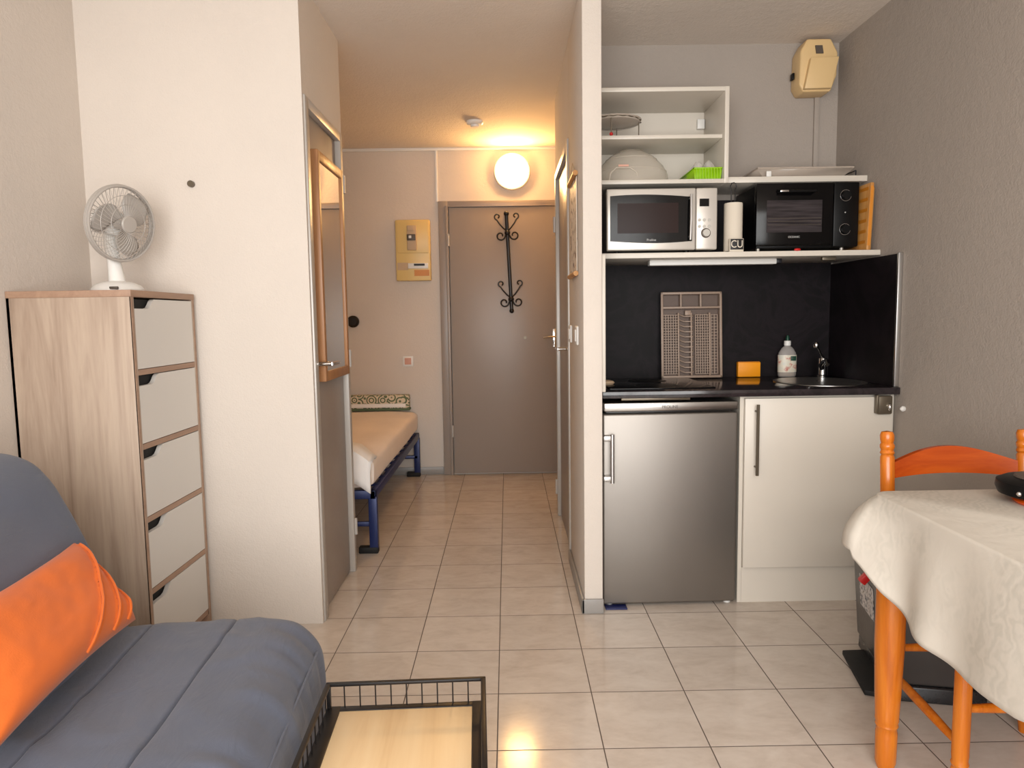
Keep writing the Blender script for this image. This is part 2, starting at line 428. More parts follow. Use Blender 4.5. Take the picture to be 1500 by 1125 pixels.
# coat rack on the entrance door
t = thing('coat_rack', 'black wrought iron coat rack with scroll hooks on the entrance door', 'coat rack', (.015, YB-.036, 1.26))
def rp(u, v, out=0):   # tilted bar frame: v along bar from the bottom, u sideways
    a = R(2.4); return (.036+u*math.cos(a)-v*math.sin(a), YB-.05-out, 1.262+v*math.cos(a)+u*math.sin(a))
m = MB(t); m.tube([rp(0, 0), rp(0, .715)], .013, 10); m.sphere(rp(0, .722), .02); m.sphere(rp(0, -.002), .018); m.sphere(rp(0, .58), .022); m.sphere(rp(0, .085), .022)
m.build('bar', 'black_metal', t)
def scroll(v0, s, up):
    pts = []
    if up:
        pts = [rp(0, v0+.01, .005), rp(s*.03, v0+.035, .02), rp(s*.055, v0+.065, .03), rp(s*.075, v0+.095, .035)]
        cx, cy = s*.068, v0+.118
        for k in range(14):
            a = -1.0+k*.42; r = .024*(1-k*.045); pts.append(rp(cx+s*math.cos(a)*r, cy+math.sin(a)*r, .036))
    else:
        pts = [rp(0, v0+.0, .005), rp(s*.015, v0-.02, .01)]
        cx, cy = s*.052, v0-.022
        for k in range(17):
            a = PI+.2+k*.40; r = .034*(1-k*.035); pts.append(rp(cx+s*math.cos(a)*r, cy+math.sin(a)*r, .012+.001*k))
    return pts
for v0 in (.085, .58):
    for s in (-1, 1):
        for up in (0, 1): MB(t).tube(scroll(v0, s, up), .0055, 8).build('hook', 'black_metal', t)
    MB(t).box(-.012+.036-v0*.042, .012+.036-v0*.042, YB-.05, YB-.036, 1.262+v0-.03, 1.262+v0+.03).build('wall_plate', 'black_metal', t)

t = thing('fuse_box', 'beige electrical fuse box on the hall end wall beside the entrance door', 'fuse box', (-.695, YB, 1.496))
MB(t).box(-.825, -.568, YB-.07, YB, 1.496, 1.946, .008).build('housing', 'beige_box', t)
MB(t).box(-.812, -.578, YB-.078, YB-.07, 1.70, 1.935, .003).build('cover', 'beige_box', t)
m = MB(t); m.box(-.735, -.665, YB-.10, YB-.078, 1.72, 1.90, .006); m.box(-.73, -.68, YB-.105, YB-.1, 1.86, 1.90, .006); m.build('main_breaker', 'wicker', t)
MB(t).box(-.735, -.67, YB-.112, YB-.1, 1.79, 1.835, .004).build('breaker_switch', 'text_grey', t)
MB(t).box(-.72, -.70, YB-.118, YB-.112, 1.805, 1.825, .002).build('test_button', 'white_plastic', t)
MB(t).box(-.735, -.585, YB-.082, YB-.07, 1.585, 1.625, .003).build('breaker_row', 'white_plastic', t)
MB(t).box(-.69, -.61, YB-.086, YB-.082, 1.605, 1.62).build('breaker_levers', 'text_black', t)
MB(t).box(-.69, -.578, YB-.073, YB-.07, 1.53, 1.575).build('orange_sticker', 'amber', t)
MB(t).box(-.815, -.735, YB-.073, YB-.07, 1.575, 1.63).build('paper_label', 'wicker', t)

t = thing('light_switch', 'square white light switch low on the hall end wall above the bed', 'light switch', (-.765, YB, .887))
MB(t).box(-.805, -.725, YB-.012, YB, .847, .927, .004).build('plate', 'white_plastic', t)
MB(t).box(-.79, -.74, YB-.018, YB-.012, .862, .912, .003).build('rocker', 'pink_paint', t)
one('coat_peg', MB().lathe([(.0, -.004), (.016, -.004), (.016, .02), (.045, .03), (.045, .05), (.03, .062), (0, .064)], (-1.168, YB, 1.196), 'y', 24, Matrix.Translation((-1.168, YB, 0)) @ Matrix.Rotation(PI, 4, 'Z') @ Matrix.Translation((1.168, -YB, 0))), 'black_metal', 'round black peg on the hall end wall just right of the mirror', 'peg')

for k, (y, lab) in enumerate(((3.30, 'white light switch on hall side of the pillar, nearer the bathroom door'), (3.0, 'white light switch on hall side of the pillar, nearer the kitchen'))):
    t = thing('light_switch', lab, 'light switch', (.30, y, 1.13))
    MB(t).box(.290, .30, y-.04, y+.04, 1.09, 1.17, .004).build('plate', 'white_plastic', t)
    MB(t).box(.285, .29, y-.025, y+.025, 1.105, 1.155, .003).build('rocker', 'white_plastic', t)

t = thing('wall_hanging', 'paper wall hanging with wooden rods on the hall side of the pillar', 'wall hanging', (.30, 3.12, 1.38))
MB(t).box(.294, .297, 2.98, 3.26, 1.40, 1.79).build('print', 'poster_paper', t)
for z in (1.80, 1.39): MB(t).tube([(.290, 2.97, z), (.290, 3.27, z)], .011, 10).build('rod', 'cutting_wood', t)
MB(t).tube([(.292, 3.0, 1.81), (.292, 3.12, 1.87), (.292, 3.24, 1.81)], .002, 6).build('cord', 'wicker', t)

# bed in the alcove
t = thing('bed', 'low single bed with blue metal frame beside the hall', 'bed', (-1.14, 4.47, 0))
m = MB(t)
for x in (-1.565, -.705): m.box(x-.015, x+.015, 3.56, 5.38, .29, .335, .004)
for y in (3.56, 5.35): m.box(-1.58, -.69, y, y+.03, .29, .335, .004)
m.box(-1.57, -.70, 3.58, 3.60, .14, .165, .004); m.box(-1.57, -.70, 5.34, 5.36, .14, .165, .004)
for k in range(9): m.box(-1.57, -.70, 3.7+k*.19, 3.74+k*.19, .325, .337)
m.build('frame', 'blue_metal', t)
for x in (-1.565, -.708):
    for y in (3.585, 5.36):
        l = MB(t).box(x-.022, x+.022, y-.02, y+.02, 0.02, .30, .004).build('leg', 'blue_metal', t)
        s = -1 if y < 4 else 1
        MB(t).box(x-.08, x+.022, y-.022, y+.022, 0, .035, .006).build('foot', 'matte_black', l)
def matt(u, v):
    # u around the cross-section, v along Y
    a = 2*PI*u; y = 3.545+v*(5.40-3.545)
    e = min((y-3.545), (5.40-y)); rnd = math.sqrt(max(0, 1-(1-min(e/.05, 1))**2))
    def se(c, p): return math.copysign(abs(c)**p, c)
    hw = .44*(.93+.07*rnd); hh = .085*(.35+.65*rnd)
    x = -1.135+se(math.cos(a), .28)*hw; z = .425+se(math.sin(a), .35)*hh
    k = noise.noise(Vector((x*6, y*3, z*9)))*.010
    return (x+k*(.5 if abs(math.cos(a)) > .5 else 0), y, z+k)
m = MB(t); m.grid(matt, 64, 60, True); m.box(-1.5, -.76, 3.545, 5.4, .36, .49, .03)
m.build('mattress', 'sheet_fabric', t)
def blanket(u, v):
    x = -1.56+u*.855; y = 3.52+v*.55*(1-.72*max(0, u-.4)/.6)
    z = .525+.055*math.sin(PI*min(1, v*1.1))*(1-.8*u)+noise.noise(Vector((x*8, y*8, 1)))*.014
    if u > .9: z -= (u-.9)*.5
    if v < .14: z -= (.14-v)*1.0; y = 3.525+(y-3.52)*.3
    return (x, y, z)
m = MB(); m.grid(blanket, 40, 30)
o = one('blanket', m, 'white_fabric', 'rumpled white blanket lying on the near end of the bed', 'blanket')
sm = o.modifiers.new('s', 'SOLIDIFY'); sm.thickness = .02; sm.offset = 1
t = thing('bolster', 'long flat cushion with green scroll pattern at the far end of the bed', 'cushion', (-1.15, 5.36, .515))
MB(t).box(-1.55, -.755, 5.33, 5.40, .53, .635, .008).build('cover', 'scroll_pattern', t)
m = MB(t); m.box(-1.55, -.78, 5.318, 5.33, .542, .572, .004); m.build('pale_band', 'white_fabric', t)
m = MB(t); m.box(-1.55, -.75, 5.32, 5.40, .518, .535, .004); m.build('base', 'dark_green', t)

# ---------------------------------------------------------------- dresser and fan
t = thing('chest_of_drawers', 'tall narrow oak chest of drawers with five white drawers', 'chest of drawers', (-1.385, 2.475, 0))
X0, X1, Y0, Y1, ZT = -1.5845, -1.19, 2.255, 2.705, 1.315
m = MB(t); m.box(X0, X1, Y0, Y0+.018, 0, ZT-.02, .001); m.box(X0, X1, Y1-.018, Y1, 0, ZT-.02, .001); m.box(X0, X0+.01, Y0, Y1, .02, ZT-.02)
m.build('side_panel', 'light_oak', t)
m = MB(t); m.box(X0, X1+.002, Y0-.002, Y1+.002, ZT-.022, ZT, .002); m.build('top', 'oak_edge', t)
zs = [ZT-.022-.243*k for k in range(6)]
m = MB(t)
for z in zs[1:]: m.box(X0+.01, X1, Y0+.018, Y1-.018, z-.009, z+.009)
m.box(X1-.004, X1+.0005, Y0, Y0+.012, 0, ZT-.02); m.box(X1-.004, X1+.0005, Y1-.012, Y1, 0, ZT-.02)
m.build('rail', 'oak_edge', t)
for k in range(5):
    zt = zs[k]-(.009 if k else .002)-.003; zb = zs[k+1]+.011
    ya, yb = Y0+.02, Y1-.02
    ye = ya+.13
    pts = [(ya, zb), (yb, zb), (yb, zt), (ye, zt)] + [(ye-.035*q/4, zt-.032*(1-math.cos(PI/2*q/4))) for q in range(1, 5)] + [(ya, zt-.032)]
    pts = [(ya, zb), (yb, zb), (yb, zt), (ye, zt), (ye-.012, zt-.007), (ye-.022, zt-.018), (ye-.034, zt-.028), (ye-.05, zt-.032), (ya, zt-.032)]
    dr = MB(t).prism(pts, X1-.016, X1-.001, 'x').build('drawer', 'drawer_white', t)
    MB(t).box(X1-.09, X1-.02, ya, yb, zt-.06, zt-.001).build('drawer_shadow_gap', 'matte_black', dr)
MB(t).prism([(Y1-.06, 0), (Y1-.018, 0), (Y1-.018, .09)], X1-.03, X1-.0, 'x').build('corner_foot', 'oak_edge', t)

fx, fy, fz = -1.31, 2.46, 1.548
FN = Matrix.Translation((fx, fy, fz)) @ Matrix.Rotation(R(67), 4, 'Z') @ Matrix.Rotation(R(8), 4, 'X')  # local -Y is the blowing direction
t = thing('desk_fan', 'small white desk fan with round grille on the chest of drawers', 'fan', (fx-.03, fy+.02, ZT))
MB(t).lathe([(0, 0), (.082, 0), (.084, .010), (.072, .024), (.045, .036), (0, .04)], (fx-.035, fy+.01, ZT+.001), 'z', 36).build('base', 'white_plastic', t)
m = MB(t); m.tube([(fx-.04, fy+.02, ZT+.03), (fx-.055, fy+.035, ZT+.10), (fx-.07, fy+.04, ZT+.22)], [.028, .022, .02], 14); m.build('neck', 'white_plastic', t)
m = MB(t); m.lathe([(0, .13), (.03, .128), (.042, .11), (.045, .04), (.04, .03), (0, .03)], (0, 0, 0), 'y', 24, FN); m.build('motor_housing', 'white_plastic', t)
m = MB(t)
for rr, yy in ((.125, -.002), (.125, .016)):
    m.tube([(rr*math.cos(2*PI*k/48), yy, rr*math.sin(2*PI*k/48)) for k in range(48)], .0045, 8, True, FN)
m.tube([(.125*math.cos(2*PI*k/48), .007, .125*math.sin(2*PI*k/48)) for k in range(48)], .006, 8, True, FN)
m.build('rim', 'fan_grey', t)
m = MB(t)
def cage(front):
    nn = 44
    for k in range(nn):
        a = 2*PI*k/nn; pts = []
        for q in range(6):
            r = .028+(.125-.028)*q/5
            y = (-.034 if front else .042)*(1-(q/5)**2.2)
            a2 = a+(.5 if front else -.3)*(1-q/5)
            pts.append((r*math.cos(a2), y, r*math.sin(a2)))
        m.tube(pts, .0009, 4, False, FN)
cage(True); cage(False)
for r0 in (.065, .095): m.tube([(r0*math.cos(2*PI*k/40), -.034*(1-((r0-.028)/.097)**2.2), r0*math.sin(2*PI*k/40)) for k in range(40)], .0011, 4, True, FN)
m.build('grille', 'fan_grey', t)
m = MB(t); m.lathe([(0, -.04), (.026, -.038), (.03, -.033), (0, -.03)], (0, 0, 0), 'y', 24, FN); m.build('grille_badge', 'fan_grey', t)
hub = MB(t).lathe([(0, -.018), (.02, -.016), (.022, .02), (0, .02)], (0, 0, 0), 'y', 20, FN).build('hub', 'fan_grey', t)
for k in range(3):
    a0 = 2*PI*k/3+.5
    def blade(u, v, a0=a0):
        r = .018+u*.092; w = (.35+.5*math.sin(PI*min(1, u*.9+.1)))*1.15
        a = a0+(v-.5)*w*1.5+u*.5; return (r*math.cos(a), (v-.5)*.022, r*math.sin(a))
    m = MB(t); m.grid(blade, 10, 10, False, FN)
    b = m.build('blade', 'fan_grey', t); sm = b.modifiers.new('s', 'SOLIDIFY'); sm.thickness = .002
MB(t).box(fx-.02, fx+.008, fy-.072, fy-.062, ZT+.008, ZT+.018, .002).build('speed_switch', 'text_grey', t)

one('wall_plug', MB().cyl((-1.182, 2.715, 1.728), .012, .016, 'y'), 'bronze', 'tiny grey plug stuck in the white closet wall above the drawers', 'wall plug')

# ---------------------------------------------------------------- sofa (local frame, rotated)
t = thing('sofa', 'grey slipcovered sofa bed along the left wall', 'sofa', (-.55, 1.84, 0), (0, 0, R(4.2)))
def sweep(mb, prof, y0, y1, r, ny, amp, seams=(), depth=.006, seed=0, seamw=.0035, fold=0):
    P = [Vector((a, b)) for a, b in prof]
    # smooth resample (Catmull-Rom)
    pts = []
    for i in range(len(P)-1):
        p0, p1, p2, p3 = P[max(0, i-1)], P[i], P[i+1], P[min(len(P)-1, i+2)]
        n = max(2, int((p2-p1).length/.012))
        for k in range(n):
            s = k/n
            pts.append(.5*((2*p1)+(p2-p0)*s+(2*p0-5*p1+4*p2-p3)*s*s+(3*p1-p0-3*p2+p3)*s**3))
    pts.append(P[-1])
    # refine near seams
    out = []
    for i, p in enumerate(pts):
        out.append(p)
    for sx in seams:
        for dx in (-.008, -.004, -.002, 0, .002, .004, .008):
            k = min(range(len(out)-1), key=lambda q: abs((out[q].x+out[q+1].x)/2-(sx+dx)) + (10 if out[q].y < .2 else 0))
            a, b = out[k], out[k+1]
            if abs(b.x-a.x) > .0015 and min(a.x, b.x) < sx+dx < max(a.x, b.x):
                f = (sx+dx-a.x)/(b.x-a.x); out.insert(k+1, a.lerp(b, f))
    nrm = []
    for i in range(len(out)):
        d = out[min(i+1, len(out)-1)]-out[max(i-1, 0)]; n = Vector((-d.y, d.x)); n.normalize(); nrm.append(n)
    ys = [(y0+(y1-r-y0)*k/ny, 0) for k in range(ny)]+[(y1-r+r*math.sin(a), r*(1-math.cos(a))) for a in [PI/2*k/10 for k in range(11)]]
    tb = bmesh.new(); rows = []
    for (y, ins) in ys:
        row = []
        for p, n in zip(out, nrm):
            q = p-n*ins
            w = noise.noise(Vector((p.x*5+seed, y*2.2, p.y*5)))*amp + noise.noise(Vector((p.x*14+seed, y*6, p.y*14)))*amp*.45
            for sx in seams:
                dd = abs(p.x-sx); w -= depth*math.exp(-(dd/seamw)**2); w += .0015*math.exp(-((dd-.03)/.02)**2)
            if fold and p.x > -.10:
                g = min(1, (p.x+.10)/.08); w += fold*g*(noise.noise(Vector((seed, y*17+p.y*3, 3.3)))+.6*noise.noise(Vector((seed, y*37+p.y*6, 8))))
            if fold:
                n0 = noise.noise(Vector((p.x*4+y*6, y*2.2-p.x*5, 9.1))); w += .016*max(0, .35-abs(n0))**2*4*(.4+max(0, noise.noise(Vector((p.x*3, y*3, 2)))))
            q = q+n*w*(1 if ins == 0 else .7)
            row.append(tb.verts.new((q.x, y, max(q.y, .012))))
        rows.append(row)
    for a, b in zip(rows, rows[1:]):
        for k in range(len(a)-1): tb.faces.new((a[k], a[k+1], b[k+1], b[k]))
    tb.faces.new(rows[-1]); tb.faces.new(rows[0])
    bmesh.ops.recalc_face_normals(tb, faces=tb.faces[:])
    mb._merge(tb)
m = MB()
# normals point "left" of travel direction: profile travels from front-bottom over the top to the back => outward
prof = [(.035, .012), (.04, .10), (.048, .20), (.048, .28), (.032, .355), (-.008, .405), (-.06, .426), (-.12, .432), (-.20, .432), (-.30, .432), (-.40, .430), (-.48, .425), (-.55, .42), (-.60, .33), (-.60, .012)]
prof = prof[::-1]
sweep(m, prof, -1.75, 0.0, .055, 90, .007, seams=(-.385, -.175), depth=.009, fold=.019)
m.build('seat', 'sofa_fabric', t, 60)
m = MB()
prof = [(-.42, .30), (-.46, .43), (-.505, .55), (-.543, .645), (-.588, .745), (-.633, .822), (-.68, .865), (-.76, .888), (-.86, .87), (-.90, .78), (-.915, .5), (-.91, .06)]
prof = prof[::-1]
sweep(m, prof, -1.75, .02, .05, 80, .009, seams=(), seed=5)
m.build('backrest', 'sofa_fabric', t, 60)
# piping seams on the slipcover
def seam(pts, name='seam'):
    MB().tube(pts, .0028, 6).build(name, 'sofa_fabric', t)
seam([(.0375, -1.7+.03*k, .352) for k in range(55)])

# cushion
t = thing('cushion', 'orange velvet cushion with pleated end leaning on the grey sofa', 'cushion', (-.92, 1.43, .43))
A = Vector((-.955, 1.665, .452)); Bn = Vector((-.91, 1.10, .452)); Cc = Vector((-1.135, 1.735, .625))
RID = [lambda y: .42*(1-y)**1.7+.05, lambda y: .26*max(0, 1-y/.85)**1.6-.3*max(0, y-.85), lambda y: .13*max(0, 1-y/.55)**1.6-.3*max(0, y-.55)]
U = Bn-A; V = Cc-A; N = V.cross(U).normalized()
if N.x < 0: N = -N
def pil(side):
    def f(u, v):
        x, y = u, v
        # outline pulled in between the corners
        px = x+(.5-x)*.07*4*y*(1-y)*abs(2*x-1); py = y+(.5-y)*.10*4*x*(1-x)*abs(2*y-1)
        h = (max(0, 1-(2*x-1)**4)*max(0, 1-(2*y-1)**4))**.5*.062
        rid = 0
        for cf in RID:
            dd = x-cf(y); rid += .007*math.exp(-(dd/.007)**2) - .007*math.exp(-((dd+.02)/.014)**2)
        w = noise.noise(Vector((x*4, y*3, 3)))*.007+noise.noise(Vector((x*14, y*10, 1)))*.0015
        e = min(1, 14*min(x, 1-x, y, 1-y))
        p = A+U*px+V*py+N*(side*h+.0+(rid+w)*e*(side > 0))
        return tuple(p+N*.052)
    return f
m = MB(t); m.grid(pil(1), 110, 60); m.grid(pil(-1), 110, 60)
bmesh.ops.remove_doubles(m.bm, verts=m.bm.verts, dist=.0008); bmesh.ops.recalc_face_normals(m.bm, faces=m.bm.faces[:])
m.build('cover', 'orange_velvet', t, 60)
for cf, ym in zip(RID, (.93, .78, .50)):
    f = pil(1); pts = [Vector(f(cf(y), y))+N*.001 for y in [.03+(ym-.03)*k/24 for k in range(25)]]
    MB(t).tube(pts, .0032, 6).build('piping', 'orange_velvet', t)

# ---------------------------------------------------------------- coffee table
t = thing('coffee_table', 'black wire tray table with pale wood top beside the sofa', 'coffee table', (-.25, 1.44, 0), (0, 0, R(2.4)))
hw, hd, zt, zr = .187, .20, .275, .333
m = MB()
for x in (-hw, hw): m.box(x-.006, x+.006, -hd, hd, zr-.004, zr+.004, .002)
for y in (-hd, hd): m.box(-hw-.006, hw+.006, y-.006, y+.006, zr-.004, zr+.004, .002)
for x in (-hw, hw):
    for y in (-hd, hd): m.box(x-.005, x+.005, y-.005, y+.005, zt-.01, zr, .001)
m.build('rim', 'black_metal', t)
for k in range(1, 10):
    x = -hw+2*hw*k/10
    for y in (-hd, hd): MB().tube([(x, y, zt-.006), (x, y, zr)], .0017, 6).build('wire', 'black_metal', t)
for k in range(1, 11):
    y = -hd+2*hd*k/11
    for x in (-hw, hw): MB().tube([(x, y, zt-.006), (x, y, zr)], .0017, 6).build('wire', 'black_metal', t)
m = MB()
for x in (-hw, hw): s = 1 if x > 0 else -1; m.box(min(x+s*.006, x-s*.028), max(x+s*.006, x-s*.028), -hd-.006, hd+.006, zt-.016, zt, .002)
for y in (-hd, hd): s = 1 if y > 0 else -1; m.box(-hw, hw, min(y+s*.006, y-s*.016), max(y+s*.006, y-s*.016), zt-.016, zt-.0004, .002)
m.build('tray_frame', 'black_metal', t)
MB().box(-hw+.028, hw-.028, -hd+.016, hd-.016, zt-.014, zt-.002, .001).build('wooden_top', 'pale_board', t)
for x in (-hw+.012, hw-.012):
    for y in (-hd+.012, hd-.012): MB().box(x-.008, x+.008, y-.008, y+.008, 0, zt-.014, .002).build('leg', 'black_metal', t)

# ---------------------------------------------------------------- dining table, cloth, chair, bin
TX0, TX1, TY0, TY1, TZ = .946, 1.57, .92, 1.80, .74
t = thing('dining_table', 'orange pine dining table under the pale tablecloth by the grey wall', 'table', (1.26, 1.36, 0))
MB(t).box(TX0+.004, TX1, TY0, TY1-.004, TZ-.028, TZ-.001, .006).build('tabletop', 'orange_pine', t)
m = MB(t); 
for y in (TY0+.06, TY1-.06): m.box(TX0+.06, TX1-.04, y-.01, y+.01, TZ-.12, TZ-.028)
for x in (TX0+.06, TX1-.05): m.box(x-.01, x+.01, TY0+.06, TY1-.06, TZ-.12, TZ-.028)
m.build('apron', 'orange_pine', t)
for x in (TX0+.045, TX1-.05):
    for y in (TY0+.06, TY1-.028):
        MB(t).lathe([(.020, 0), (.026, .02), (.027, .10), (.025, .115), (.0285, .122), (.027, .13), (.0295, .137), (.029, .145), (.032, .22), (.036, .34), (.036, .50), (.034, .60), (.036, TZ-.03)], (x, y, 0), 'z', 24).build('leg', 'orange_pine', t)
# tablecloth
def clothf():
    per = []   # (point, normal, hang)
    r = .045
    def hang(x, y):
        if y < TY1-.03:
            ks = [(.9, .16), (1.0, .22), (1.21, .272), (1.37, .283), (1.50, .274), (1.59, .255), (1.66, .22), (1.72, .175), (1.80, .125)]
            for (a, ha), (b, hb) in zip(ks, ks[1:]):
                if a <= y <= b: return ha+(hb-ha)*(y-a)/(b-a)
            return .14
        return .125+.10*min(1, max(0, (x-TX0))/.35)
    for k in range(50):
        x = TX1-(TX1-TX0-r)*k/50; per.append((Vector((x, TY1)), Vector((0, 1)), hang(x, TY1)))
    for k in range(15):
        a = PI/2+PI/2*k/14; per.append((Vector((TX0+r+r*math.cos(a), TY1-r+r*math.sin(a))), Vector((math.cos(a), math.sin(a))), .14))
    for k in range(1, 101):
        y = TY1-r-(TY1-r-TY0)*k/100; per.append((Vector((TX0, y)), Vector((-1, 0)), hang(TX0, y)))
    n = len(per); nv = 26
    tb = bmesh.new(); rows = []
    for i, (p, nn, h) in enumerate(per):
        row = []
        corner = math.exp(-((p-Vector((TX0, TY1))).length/.10)**2)
        s = i/8
        for j in range(nv):
            v = j/(nv-1)
            if v < .12:      # rounding over the edge
                a = PI/2*v/.12; o = .006*math.sin(a); z = TZ+.004-.006*(1-math.cos(a))
            else:
                w = (v-.12)/.88; z = TZ-.002-(h-.006)*w
                o = .006+(w*.022+.060*corner*math.sin(PI/2*min(1, w*1.25))**.8)+w*.010*math.sin(s*1.7+1.2*math.sin(s*.6))*(1-corner)+.006*w*noise.noise(Vector((p.x*9, p.y*9, v*3)))
            row.append(tb.verts.new((p.x+nn.x*o, p.y+nn.y*o, z)))
        rows.append(row)
    for a, b in zip(rows, rows[1:]):
        for k in range(nv-1): tb.faces.new((a[k], a[k+1], b[k+1], b[k]))
    # top
    nc = tb.verts.new((TX1, TY0, TZ+.004))
    top = [r_[0] for r_ in rows]
    tb.faces.new(top+[nc])
    bmesh.ops.recalc_face_normals(tb, faces=tb.faces[:])
    return tb
m = MB(); m._merge(clothf())
o = one('tablecloth', m, 'tablecloth_fabric', 'off-white tablecloth draped over the dining table', 'tablecloth', None, 50)
sm = o.modifiers.new('s', 'SOLIDIFY'); sm.thickness = .0018; sm.offset = 0

t = thing('dining_chair', 'orange pine chair with curved slat back tucked under the dining table', 'chair', (1.265, 1.79, 0))
PX = (1.082, 1.475); PY = 1.96
for x in PX:
    MB(t).lathe([(.016, 0), (.019, .05), (.019, .72), (.019, .80), (.016, .806), (.0195, .812), (.0165, .82), (.0195, .828), (.0195, .834), (.016, .84), (.0185, .85), (.019, .862), (.015, .872), (0, .875)], (x, PY, 0), 'z', 20, Matrix.Translation((0, PY-.04, 0)) @ Matrix.Rotation(R(-4.5), 4, 'X') @ Matrix.Translation((0, -PY, 0))).build('back_post', 'orange_pine', t)
for x in (1.092, 1.441):
    MB(t).lathe([(.015, 0), (.019, .03), (.0195, .09), (.017, .10), (.0205, .108), (.018, .116), (.0195, .13), (.0195, .42), (.016, .435)], (x, 1.625, 0), 'z', 20).build('leg', 'orange_pine', t)
def slat(z0, z1, crown, name):
    def f(side):
        def g(u, v):
            x = PX[0]+(PX[1]-PX[0])*u; bow = .035*4*u*(1-u)
            cr = crown*(.5-.5*math.cos(2*PI*min(max((u-.02)/.96, 0), 1)))**.6
            z = z0+(z1+cr-z0)*v+.008*4*u*(1-u)
            return (x, PY-.04+z*.0787+bow+side*.008, z)
        return g
    m = MB(t); m.grid(f(-1), 30, 6); m.grid(f(1), 30, 6)
    # close the edges
    a, b = f(-1), f(1)
    for v in (0, 1): m.grid(lambda u, w, v=v: tuple(Vector(a(u, v)).lerp(Vector(b(u, v)), w)), 30, 2)
    bmesh.ops.remove_doubles(m.bm, verts=m.bm.verts, dist=.0004); bmesh.ops.recalc_face_normals(m.bm, faces=m.bm.faces[:])
    m.build('back_slat', 'red_pine', t)
slat(.735, .778, .035, 'top'); slat(.60, .635, .02, 'low')
m = MB(t); m.box(1.065, 1.47, 1.60, 1.955, .425, .455, .012); m.build('seat', 'orange_pine', t)
for (a, b) in (((1.082, 1.935, .19), (1.09, 1.63, .155)), ((1.475, 1.935, .19), (1.443, 1.63, .155)), ((1.09, 1.63, .245), (1.443, 1.63, .245)), ((1.082, PY-.022, .25), (1.475, PY-.022, .25))):
    mid = [Vector(a).lerp(Vector(b), k/6) for k in range(7)]
    MB(t).tube(mid, [.009, .011, .0125, .013, .0125, .011, .009], 12).build('stretcher', 'orange_pine', t)

t = thing('pedal_bin', 'black plastic pedal bin behind the chair with sticker on its side', 'bin', (1.36, 2.25, 0), (0, 0, R(-12)))
def tap(z0, z1, a, b, bev=.01):   # tapered box, a=(x0,x1,y0,y1) at z0, b at z1
    tb = bmesh.new()
    L = [tb.verts.new(p) for p in ((a[0], a[2], z0), (a[1], a[2], z0), (a[1], a[3], z0), (a[0], a[3], z0))]
    H = [tb.verts.new(p) for p in ((b[0], b[2], z1), (b[1], b[2], z1), (b[1], b[3], z1), (b[0], b[3], z1))]
    tb.faces.new(L); tb.faces.new(H)
    for k in range(4): tb.faces.new((L[k], L[(k+1) % 4], H[(k+1) % 4], H[k]))
    bmesh.ops.recalc_face_normals(tb, faces=tb.faces[:])
    bmesh.ops.bevel(tb, geom=tb.edges[:], offset=bev, segments=3, profile=.5, affect='EDGES')
    return tb
m = MB(); m._merge(tap(.05, .37, (-.145, .13, -.18, .19), (-.165, .14, -.20, .20))); m.build('body', 'bin_grey', t)
m = MB(); m._merge(tap(.36, .43, (-.18, .145, -.205, .205), (-.185, .145, -.21, .21), .008)); m.build('lid', 'bin_black', t)
m = MB(); m._merge(tap(.0, .05, (-.14, .13, -.19, .19), (-.14, .13, -.185, .185), .006)); m.build('base', 'bin_black', t)
m = MB(); m.prism([(-.215, -.175), (-.135, -.19), (-.135, .12), (-.215, .10)], .003, .02, 'z', .003); m.build('pedal', 'matte_black', t)
m = MB(); m.box(-.002, 0, -.085, .07, 0, .11, M=Matrix.Translation((-.1545, .045, .19)) @ Matrix.Rotation(R(-3.6), 4, 'Y')); m.build('sticker', 'sticker', t)
MB().box(-.17, -.15, -.205, -.2, .05, .36).build('corner_strip', 'bin_black', t)
t = thing('clothes_peg', 'red and wood peg clipped on the front of the black bin', 'peg', (1.19, 2.27, .34), (0, R(40), R(-12)))
MB().box(-.012, .012, -.012, .012, -.035, 0, .003).build('grip', 'red_plastic', t)
MB().box(-.010, .010, -.012, .012, 0, .045, .003).build('shaft', 'wood_peg', t)

# black appliance on the table
t = thing('round_appliance', 'round black tabletop appliance with orange base at right edge of tablecloth', 'appliance', (1.29, 1.665, TZ+.006))
c = (1.29, 1.665, TZ+.006)
MB(t).lathe([(0, 0), (.085, 0), (.09, .006), (.08, .012), (0, .012)], (c[0]+.02, c[1]-.02, c[2]), 'z', 32).build('base', 'orange_plastic', t)
MB(t).lathe([(0, .012), (.07, .012), (.092, .02), (.098, .035), (.096, .05), (.08, .058), (0, .060)], c, 'z', 40).build('body', 'black_plastic', t)
MB(t).lathe([(0, .060), (.06, .060), (.058, .064), (0, .065)], c, 'z', 32).build('top_plate', 'text_grey', t)
for a in (-155, -135, -115, -95):
    a = R(a); MB(t).sphere((c[0]+.097*math.cos(a), c[1]+.097*math.sin(a), c[2]+.032), .006).build('button', 'chrome', t)

